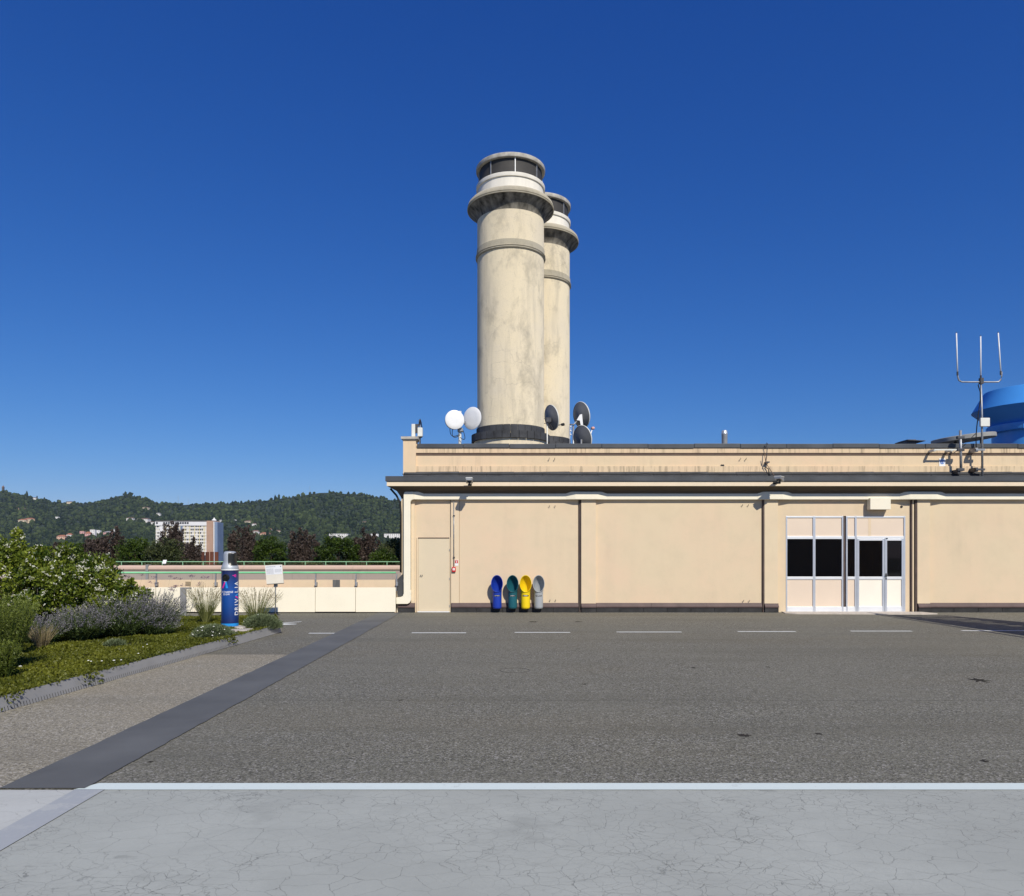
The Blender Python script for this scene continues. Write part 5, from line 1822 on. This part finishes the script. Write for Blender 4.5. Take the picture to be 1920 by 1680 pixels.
def mound(name, label, cx, cy, rx, ry, h, n, flowers):
    root = thing(name, label, 'shrub', (cx, cy, BZ))
    d = sphere_pts(n)
    d[:, 2] = np.abs(d[:, 2])
    s = 0.72 + 0.30 * rng.random(n)
    bump = np.array([1 + 0.20 * mnoise.noise((v[0] * 3 + cx, v[1] * 3, v[2] * 3)) for v in d])
    p = np.array([cx, cy, BZ]) + d * (s * bump)[:, None] * np.array([rx, ry, h])
    quad_mesh('foliage', leaves_at(p, d + rng.normal(size=(n, 3)) * 0.45 + np.array([0, 0, 0.4]), 0.034 + 0.025 * rng.random(n), 0.0058), np.clip(rng.normal(0.3, 0.18, n) + 0.45 * (s - 0.72) / 0.3, 0, 1), m_sant, root)
    branches('branch', (cx, cy, BZ), [tuple(p[i]) for i in rng.integers(0, n, 14)], 0.008, m_bark, root)
    fm = MB()
    for k in range(flowers):
        v = sphere_pts(1)[0]
        v = np.array([v[0], -abs(v[1]), abs(v[2]) - (0.3 if k % 2 else 0)])
        q = np.array([cx, cy, BZ + 0.03]) + v * np.array([rx, ry, h]) * 1.02
        r = random.uniform(0.010, 0.018)
        fm.lathe([(r, 0.0), (r * 0.6, 0.008), (0.001, 0.011)], (q[0], q[1], max(0.03, q[2])), 6, caps=False)
    if flowers:
        fm.build('flowers', m_petal, root)


mound('mound_shrub', 'rounded grey green bush with tiny white flowers spilling over the edging', GX(400, 13.5), 13.5, 0.37, 0.36, 0.215, 9000, 22)
mound('mound_shrub', 'rounded green bush at the far corner of the bed right of the column', GX(491, 15.2), 15.2, 0.38, 0.34, 0.26, 9000, 4)
mound('mound_shrub', 'small grey green seedling bush at the foot of the lavender', GX(215, 12.2), 12.2, 0.16, 0.14, 0.10, 1500, 0)

# ------------------------------------------------------------------ trees of the roof garden beyond the far wall
m_green_tree = leafy('green_tree_leaf', (0.016, 0.036, 0.005), (0.085, 0.135, 0.014), 0.25)
m_olive_tree = leafy('olive_tree_leaf', (0.022, 0.034, 0.012), (0.115, 0.135, 0.045), 0.25)
m_plum = leafy('purple_leaf', (0.036, 0.027, 0.021), (0.155, 0.114, 0.094), 0.2)


def garden_tree(px, top, w_px, Y, kind, label):
    scale = F / Y
    h = GZ(top, Y)
    rx = w_px / scale / 2
    cx = GX(px, Y)
    root = thing('garden_tree' if kind != 'plum' else 'plum_tree', label, 'tree', (cx, Y, 0), 'trees of the roof garden')
    zb = 0.35
    cz, rz = (h + zb) / 2, (h - zb) / 2
    cl = []
    if kind == 'plum':
        # many upright leaders, bushy below and spiky on top
        nl = int(13 + rx * 8)
        for k in range(nl):
            a = random.random() * 6.283
            r = rx * math.sqrt(random.random()) * 0.9
            top_z = h * (1.05 - 0.30 * (r / rx) ** 2.6 - 0.30 * random.random())
            x0, y0 = cx + r * math.cos(a), Y + r * math.sin(a) * 0.7
            m = int(10 + 5 * top_z)
            for i in range(m):
                t = i / (m - 1)
                z = zb + 0.1 + (top_z - zb - 0.1) * t
                cl.append((x0 + 0.10 * t * math.cos(a) + random.gauss(0, 0.05), y0 + random.gauss(0, 0.05), z, 0.20 * (1 - 0.80 * t) + 0.025))
        V, T = clump_crown(cl, 46, 0.085, 0.30, 0.5)
        mat = m_plum
    else:
        for k in range(int(70 + 60 * rx)):
            d = sphere_pts(1)[0]
            s = (0.55 + 0.45 * random.random()) * (1 + 0.2 * mnoise.noise((d[0] * 2 + px, d[1] * 2, d[2] * 2)))
            cl.append((cx + d[0] * rx * s, Y + d[1] * rx * 0.8 * s, cz + d[2] * rz * s, random.uniform(0.14, 0.27)))
        V, T = clump_crown(cl, 85, 0.095, 0.30, 0.6)
        mat = m_green_tree if kind == 'green' else m_olive_tree
    quad_mesh('crown', V, T, mat, root)
    tr = MB()
    tr.tube([(cx, Y, -0.02), (cx + 0.03, Y, h * 0.35), (cx - 0.02, Y + 0.03, h * 0.7)], [0.07, 0.05, 0.02], 8)
    for c in random.sample(cl, 9):
        tr.tube([(cx + 0.02, Y, h * random.uniform(0.15, 0.4)), (c[0], c[1], c[2])], [0.03, 0.008], 5)
    tr.build('trunk', m_bark, root, smooth=True)


GT = [(150, 1022, 60, 44.6, 'green', 'low dark green tree at the left above the flowering shrub'),
      (112, 1020, 50, 45.5, 'plum', 'small purple leaved tree behind the flowering shrub'),
      (178, 1000, 46, 44.0, 'plum', 'leftmost clear purple leaved tree beyond the far rail'),
      (210, 989, 50, 45.2, 'plum', 'tall purple leaved tree left of the round green trees'),
      (253, 1010, 62, 43.2, 'green', 'round bright green tree left below the office block'),
      (309, 1012, 66, 42.6, 'olive', 'broad olive green tree just below the office block'),
      (322, 983, 46, 46.0, 'plum', 'spiky purple leaved tree standing before the office block'),
      (358, 1010, 30, 45.5, 'plum', 'thin purple leaved tree at the office block, right of the spiky one'),
      (455, 984, 64, 44.0, 'plum', 'big purple leaved tree right of the office block'),
      (508, 1009, 62, 43.0, 'green', 'round green tree between two purple trees, right of the charging column'),
      (572, 992, 66, 44.0, 'plum', 'wide purple leaved tree above the information board'),
      (634, 1005, 80, 43.0, 'green', 'widest round green tree beyond the far rail'),
      (686, 994, 48, 44.2, 'plum', 'rightmost purple leaved tree beyond the far rail'),
      (742, 1014, 62, 43.4, 'olive', 'green tree beside the building corner'),
      (718, 1034, 46, 42.0, 'green', 'low green shrub tree by the far rail near the building')]
for g in GT:
    garden_tree(*g)
# low planting along the far rail, one continuous band
V = []
for k in range(26000):
    x = random.uniform(-34, -5.5)
    hh = 1.02 + 0.30 * mnoise.noise((x * 0.8, 0, 4)) + 0.15 * mnoise.noise((x * 3, 0, 8))
    V.append((x, 41.3 + random.random() * 0.9, hh * random.random() ** 0.5))
V = np.array(V)
o = quad_mesh('low_planting', leaves_at(V, rng.normal(size=V.shape) + np.array([0, -0.2, 0.8]), 0.11, 0.022), np.clip(0.5 + 0.4 * np.sin(V[:, 0] * 2.1) + rng.normal(0, 0.25, len(V)), 0, 1), m_olive_tree)
struct(o, 'stuff')

# ------------------------------------------------------------------ wooded hills, houses, office block
ridge = [(-1500, 930), (-900, 915), (-500, 934), (-250, 921), (-120, 925), (0, 921), (20, 925), (50, 931), (100, 942), (140, 944), (180, 943), (205, 935), (236, 926), (262, 934), (300, 944), (340, 947), (400, 944), (440, 944), (480, 941), (520, 936),
         (560, 931), (590, 925), (612, 923), (640, 926), (672, 926), (700, 932), (745, 940), (800, 938), (900, 930), (1100, 940), (1400, 926), (1800, 938), (2400, 928), (3200, 940)]
rxs, rys = [a for a, b in ridge], [b for a, b in ridge]
Y0, Y1 = 1250.0, 2700.0


def hill_pt(px, t):
    """t in 0..1 from the foot to the ridge, beyond 1 falls away behind"""
    Yd = Y0 + (Y1 - Y0) * t
    ry = float(np.interp(px, rxs, rys))
    foot = 1052.0
    f = min(t, 1.0)
    py = foot + (ry - foot) * (0.72 * f + 0.28 * f ** 2.2)
    py += 12.0 * math.sin(math.pi * f) * mnoise.noise((px * 0.009, t * 2.2, 0)) + 3.5 * math.sin(math.pi * f) * mnoise.noise((px * 0.03, t * 7.0, 3))
    z = GZ(py, Yd)
    if t > 1:
        z -= (t - 1) * 900
    return Vector((GX(px, Yd), Yd, z))


hm = MB()
PX = list(range(-1500, 3201, 20))
TS = [-0.25, -0.1] + [i / 40 for i in range(41)] + [1.1, 1.3]
for t in TS:
    for px in PX:
        p = hill_pt(px, max(t, 0))
        if t < 0:
            p = Vector((p.x, p.y - 300 * -t * 4, GROUND_Z - 0.5))
        hm.v.append(tuple(p))
w = len(PX)
hm.f = [(i * w + k, i * w + k + 1, (i + 1) * w + k + 1, (i + 1) * w + k) for i in range(len(TS) - 1) for k in range(w - 1)]
m_hill = simple('hill_undergrowth', (0.022, 0.036, 0.014), 0.95, 0.4, 0.03)
struct(hm.build('hills', m_hill, smooth=True))

# the wood on the hills, one mass of tree crowns
bases = []
for s in range(6):
    b = bmesh.new()
    bmesh.ops.create_icosphere(b, subdivisions=2 if s < 0 else 1, radius=1)
    vv = np.array([v.co[:] for v in b.verts])
    ff = np.array([[v.index for v in f.verts] for f in b.faces])
    k = np.array([1 + 0.45 * mnoise.noise((v[0] * 1.6 + s * 7, v[1] * 1.6, v[2] * 1.6)) + 0.2 * mnoise.noise((v[0] * 4 + s * 3, v[1] * 4, v[2] * 4)) for v in vv])
    bases.append((vv * k[:, None], ff))
    b.free()
NT_ = 11500
VV, FF, TT = [], [], []
off = 0
for i in range(NT_):
    px = random.uniform(-80, 830) if i < 9800 else random.uniform(-600, 1500)
    t = random.random() ** 0.9 * 1.015
    p = hill_pt(px, t)
    vv, ff = bases[i % 6]
    patch = mnoise.noise((px * 0.012, t * 4, 9))
    r = (4.6 + 5.0 * random.random() ** 1.5) * (0.8 + 0.25 * patch)
    a = random.random() * 6.283
    ca, sa = math.cos(a), math.sin(a)
    conif = random.random() < 0.06
    sz = r * (1.8 if conif else random.uniform(0.75, 1.15))
    sx = r * (0.55 if conif else 1.0)
    q = np.stack([(vv[:, 0] * ca - vv[:, 1] * sa) * sx + p.x, (vv[:, 0] * sa + vv[:, 1] * ca) * sx + p.y, vv[:, 2] * sz + p.z + sz * 0.55], 1)
    VV.append(q)
    FF.append(ff + off)
    off += len(vv)
    tn = 0.36 + 0.30 * patch + random.gauss(0, 0.22) - (0.3 if conif else 0)
    if random.random() < 0.03:
        tn += 0.45
    TT.append(np.full(len(vv), min(1, max(0, tn))))
VV, FF, TT = np.concatenate(VV), np.concatenate(FF), np.concatenate(TT)
me = bpy.data.meshes.new('hillside_wood')
me.vertices.add(len(VV))
me.vertices.foreach_set('co', VV.astype(np.float32).ravel())
me.loops.add(len(FF) * 3)
me.loops.foreach_set('vertex_index', FF.astype(np.int32).ravel())
me.polygons.add(len(FF))
me.polygons.foreach_set('loop_start', np.arange(len(FF), dtype=np.int32) * 3)
me.update(calc_edges=True)
at = me.attributes.new('tone', 'FLOAT', 'POINT')
at.data.foreach_set('value', TT.astype(np.float32))


def wood_mat():
    t = NT('wood_foliage')
    a = t.n.new('ShaderNodeAttribute')
    a.attribute_name = 'tone'
    c = t.mix((0.010, 0.022, 0.007), (0.105, 0.140, 0.045), a.outputs['Fac'])
    f, _ = t.noise(0.35, 5)
    c = t.mix(c, (0.006, 0.012, 0.006), t.math('MULTIPLY', t.ramp(f, [(0.4, 0.0), (0.65, 1.0)]), 0.7))
    h, _ = t.noise(0.5, 4)
    t.bump(h, 1.0, 3.0)
    return t.set(c, 0.95, 0, 0.1)


me.materials.append(wood_mat())
wood = bpy.data.objects.new('hillside_wood', me)
C.objects.link(wood)
struct(wood, 'stuff')


def find_t(px, py):
    lo, hi = 0.0, 1.0
    for _ in range(30):
        mid = (lo + hi) / 2
        p = hill_pt(px, mid)
        if HY - (p.z - EYE) / p.y * F > py:
            lo = mid
        else:
            hi = mid
    return (lo + hi) / 2


m_win = simple('far_window', (0.05, 0.055, 0.065), 0.3, 0.2, 0.5)
wallc = {k: simple('house_' + k, c, 0.85, 0.06, 0.2) for k, c in {'cream': (0.66, 0.56, 0.40), 'white': (0.78, 0.76, 0.72), 'peach': (0.66, 0.43, 0.30), 'pink': (0.62, 0.36, 0.33), 'ochre': (0.60, 0.46, 0.22)}.items()}
roofc = {k: simple('tiles_' + k, c, 0.9, 0.15, 0.3) for k, c in {'red': (0.34, 0.14, 0.08), 'brown': (0.20, 0.12, 0.09), 'grey': (0.30, 0.29, 0.28)}.items()}


def house(px, py, wpx, hpx, wc, rc, label, flat=False, yaw=0, floors=2):
    t = find_t(px, py)
    p = hill_pt(px, t)
    s = p.y / F
    w, h = wpx * s, hpx * s
    d = w * 0.7
    root = thing('hillside_house', label, 'house', p, 'houses on the wooded hillside')
    Rm = Matrix.Rotation(R(yaw), 4, 'Z')

    def T(m):
        m.v = [tuple(Vector(p) + Rm @ Vector(v)) for v in m.v]
        return m
    hw = h if flat else h * 0.72
    T(MB().box(-w / 2, w / 2, -d / 2, d / 2, -6, hw)).build('wall', wallc[wc], root)
    if flat:
        T(MB().box(-w / 2 - 0.4, w / 2 + 0.4, -d / 2 - 0.4, d / 2 + 0.4, hw, hw + 0.5)).build('roof', roofc[rc], root)
    else:
        T(MB().add([(-w / 2 - .6, -d / 2 - .6, hw), (w / 2 + .6, -d / 2 - .6, hw), (w / 2 + .6, d / 2 + .6, hw), (-w / 2 - .6, d / 2 + .6, hw), (-w / 2 + d * .3, 0, h), (w / 2 - d * .3, 0, h)],
                   [(0, 1, 5, 4), (1, 2, 5), (2, 3, 4, 5), (3, 0, 4), (3, 2, 1, 0)])).build('roof', roofc[rc], root)
    nw = max(2, int(w / 4.5))
    for f in range(floors):
        for i in range(nw):
            x = -w / 2 + w * (i + 0.5) / nw
            z = hw * (f + 0.35) / floors
            T(MB().box(x - 0.7, x + 0.7, -d / 2 - 0.08, -d / 2 + 0.1, z, z + 1.7)).build('window', m_win, root)
    return root


house(44, 981, 14, 8, 'cream', 'red', 'cream villa with red roof on the left hillside, left half of a pair')
house(56, 979.5, 16, 8.5, 'cream', 'red', 'cream villa with red roof on the left hillside, right half of a pair', yaw=-15)
house(108, 975, 6, 6, 'white', 'grey', 'small white tower house high on the left hillside', True)
house(40, 957, 14, 5, 'peach', 'brown', 'brown roofed house nearly hidden high at the left of the hillside')
house(117, 1013, 15, 10, 'peach', 'red', 'peach house with red roof above the flowering shrub')
house(131, 1009, 9, 9, 'white', 'red', 'small white house with red roof right of the peach house')
house(155, 1005, 8, 9, 'pink', 'red', 'pink house among the purple trees', True)
house(166, 1009, 10, 12, 'pink', 'red', 'pink house with red roof beside the white blocks')
house(175, 1008, 9, 15, 'white', 'grey', 'tall narrow white house among the purple trees', True, floors=3)
house(184, 1003, 9, 9, 'white', 'grey', 'white house upper right of the narrow white one', True)
house(206, 1003, 18, 7, 'pink', 'grey', 'long pink house with pale roof behind the tall purple tree')
house(219, 999, 12, 8, 'white', 'grey', 'white gabled house above the long pink house')
house(245, 976, 12, 6, 'white', 'brown', 'white house on mid hillside left of the office block')
house(270, 978, 20, 6.5, 'white', 'brown', 'long white farmhouse with brown roof left of the office block')
house(284, 982, 14, 4, 'white', 'brown', 'low white annex touching the office block outline')
house(272, 954.5, 16, 4, 'cream', 'brown', 'long cream villa high on the slope left of the office block')
house(297, 966, 8, 4.5, 'white', 'grey', 'small white house just above the office block roof')
house(349, 966, 8, 4, 'white', 'grey', 'small white house above the middle of the office block')
house(414, 979, 5, 4.5, 'white', 'grey', 'tiny white house just right of the brick tower')
house(441, 979, 5, 5, 'white', 'grey', 'tiny white house right of the brick tower, second along')
house(466, 982, 12, 6, 'cream', 'brown', 'cream house above the big purple tree')
house(478, 985, 9, 4, 'white', 'brown', 'low white house right above the big purple tree')
house(498, 1006, 17, 8, 'peach', 'red', 'peach house with red roof between purple and green trees')
house(480, 1003, 12, 9, 'white', 'brown', 'white house left of the peach house between the trees')
house(506, 996, 8, 5, 'white', 'red', 'white house with red roof above the round green tree')
house(522, 999, 8, 5, 'cream', 'brown', 'cream house above right of the round green tree')
house(637, 1010, 34, 9, 'white', 'grey', 'long white apartment block above the widest green tree', True, floors=3)
house(703, 1011, 14, 10, 'white', 'grey', 'white apartment block between purple tree and building', True, floors=3)
house(738, 1012, 32, 11, 'white', 'grey', 'white apartment block next to the cream building corner', True, floors=4)
house(66, 936.5, 6, 4, 'white', 'brown', 'tiny white house on the left ridge')
house(684, 981, 8, 3.5, 'cream', 'brown', 'small house on the right hill slope')
house(132, 944, 10, 4, 'cream', 'brown', 'long low house on the saddle of the ridge')
# slim masts on the ridges
for (px, py, h, label) in ((581, 925, 12, 'thin radio mast on the right hilltop'), (334, 946, 14, 'thin mast on the saddle above the office block'), (353, 947, 8, 'short mast on the saddle right of the thin one')):
    p = hill_pt(px, find_t(px, py))
    r_ = thing('radio_mast', label, 'mast', p, 'masts on the ridge')
    MB().tube([p, p + Vector((0, 0, h * p.y / F + 8))], [0.5, 0.25], 6).build('pole', m_grey_metal, r_)
p = hill_pt(6, find_t(6, 922))
tw = thing('hilltop_tower', 'small dark tower on the far left ridge', 'tower', p)
MB().box(p.x - 3, p.x + 3, p.y - 3, p.y + 3, p.z - 5, p.z + 16).build('shaft', simple('tower_stone', (0.10, 0.085, 0.07), 0.9, 0.2, 0.2), tw)
MB().add([(p.x - 3.6, p.y - 3.6, p.z + 16), (p.x + 3.6, p.y - 3.6, p.z + 16), (p.x + 3.6, p.y + 3.6, p.z + 16), (p.x - 3.6, p.y + 3.6, p.z + 16), (p.x, p.y, p.z + 24)],
         [(0, 1, 4), (1, 2, 4), (2, 3, 4), (3, 0, 4)]).build('roof', roofc['brown'], tw)

# office block
YO = 730.0
ob = thing('office_block', 'pale ten storey office block with a brick end tower', 'building', (GX(350, YO), YO, GROUND_Z))
m_off = simple('office_white', (0.74, 0.73, 0.72), 0.8, 0.05, 0.1)
m_off2 = simple('office_panel', (0.68, 0.64, 0.56), 0.8, 0.05, 0.1)
m_off_y = simple('office_yellow_fin', (0.70, 0.62, 0.36), 0.8, 0.05, 0.1)
m_brick = simple('office_brick', (0.43, 0.275, 0.195), 0.9, 0.08, 0.3)
m_bluegrey = simple('office_blue_side', (0.17, 0.23, 0.34), 0.6, 0.1, 0.1)


def ox(px):
    return GX(px, YO)


def oz(py):
    return GZ(py, YO)


MB().box(ox(292), ox(388), YO, YO + 16, GROUND_Z, oz(985.5)).build('wall', m_off2, ob)
MB().box(ox(291.2), ox(388.3), YO - 0.8, YO + 16, oz(985.5), oz(978)).build('top_storey', m_off, ob)
MB().box(ox(292), ox(400), YO - 1.0, YO + 17, oz(978), oz(976)).build('roof', simple('office_roof', (0.10, 0.095, 0.09), 0.9, 0.2, 0.1), ob)
MB().box(ox(388.5), ox(400.5), YO - 1.6, YO + 16, GROUND_Z, oz(976.6)).build('brick_tower', m_brick, ob)
MB().box(ox(400.6), ox(402), YO - 0.6, YO + 16, GROUND_Z, oz(978)).build('side_strip', m_off, ob)
MB().box(ox(402.1), ox(407), YO + 1, YO + 16, GROUND_Z, oz(979)).build('side_wing', m_bluegrey, ob)
MB().lathe([(2.2, oz(976)), (2.2, oz(974.5)), (0.8, oz(972)), (0.3, oz(970))], (ox(397), YO + 6, 0), 12).build('roof_cap', m_off, ob)
wsrc = MB().box(-0.85, 0.85, -0.12, 0.2, -0.95, 0.95).build('window', m_win, ob)
wsrc.location = (ox(295.0), YO - 0.8, oz(980.7))
for k in range(11):
    share(wsrc, 'window', (ox(308.5 + 4.42 * k), YO - 0.8, oz(980.7)), ob)
w2 = MB().box(-0.62, 0.62, -0.10, 0.2, -0.75, 0.75).build('window', m_win, ob)
w2.location = (ox(295), YO, oz(987.2))
for r_ in range(9):
    py = 986.8 + 6.25 * r_
    fl = MB().box(ox(292), ox(388), YO - 0.25, YO + 0.05, oz(py + 4.3), oz(py + 2.9)).build('floor_band', m_off, ob)
    for c in range(26):
        px = 296.5 + 3.45 * c
        if 300 < px < 311 and r_ < 8:
            continue
        if random.random() < 0.22:
            continue
        share(w2, 'window', (ox(px), YO, oz(py)), ob)
for c in range(9):
    MB().box(ox(311 + 9.0 * c) - 0.3, ox(311 + 9.0 * c) + 0.3, YO - 0.4, YO + 0.05, GROUND_Z, oz(986)).build('fin', m_off_y, ob)
MB().box(ox(338.5), ox(342.5), YO - 0.5, YO + 0.05, oz(1018), oz(986)).build('stair_glazing', m_bluegrey, ob)
MB().box(ox(299.5), ox(306), YO - 0.3, YO + 0.05, oz(1020), oz(986.5)).build('blank_panel', m_off, ob)
MB().box(ox(345), ox(388), YO - 3, YO, GROUND_Z, oz(1041)).build('podium', m_win, ob)

# ------------------------------------------------------------------ air between here and the hills
hz = MB().box(-3800, 5200, -30, 4600, GROUND_Z - 1, 264)
m_haze = bpy.data.materials.new('haze_air')
m_haze.use_nodes = True
hn = m_haze.node_tree.nodes
hl = m_haze.node_tree.links
hn.remove(hn['Principled BSDF'])
pv = hn.new('ShaderNodeVolumePrincipled')
pv.inputs['Color'].default_value = (0.62, 0.78, 1.0, 1)
pv.inputs['Density'].default_value = 0.000036
pv.inputs['Anisotropy'].default_value = 0.0
hl.new(pv.outputs[0], hn['Material Output'].inputs['Volume'])
hzo = hz.build('haze', m_haze)
hzo['kind'] = 'stuff'
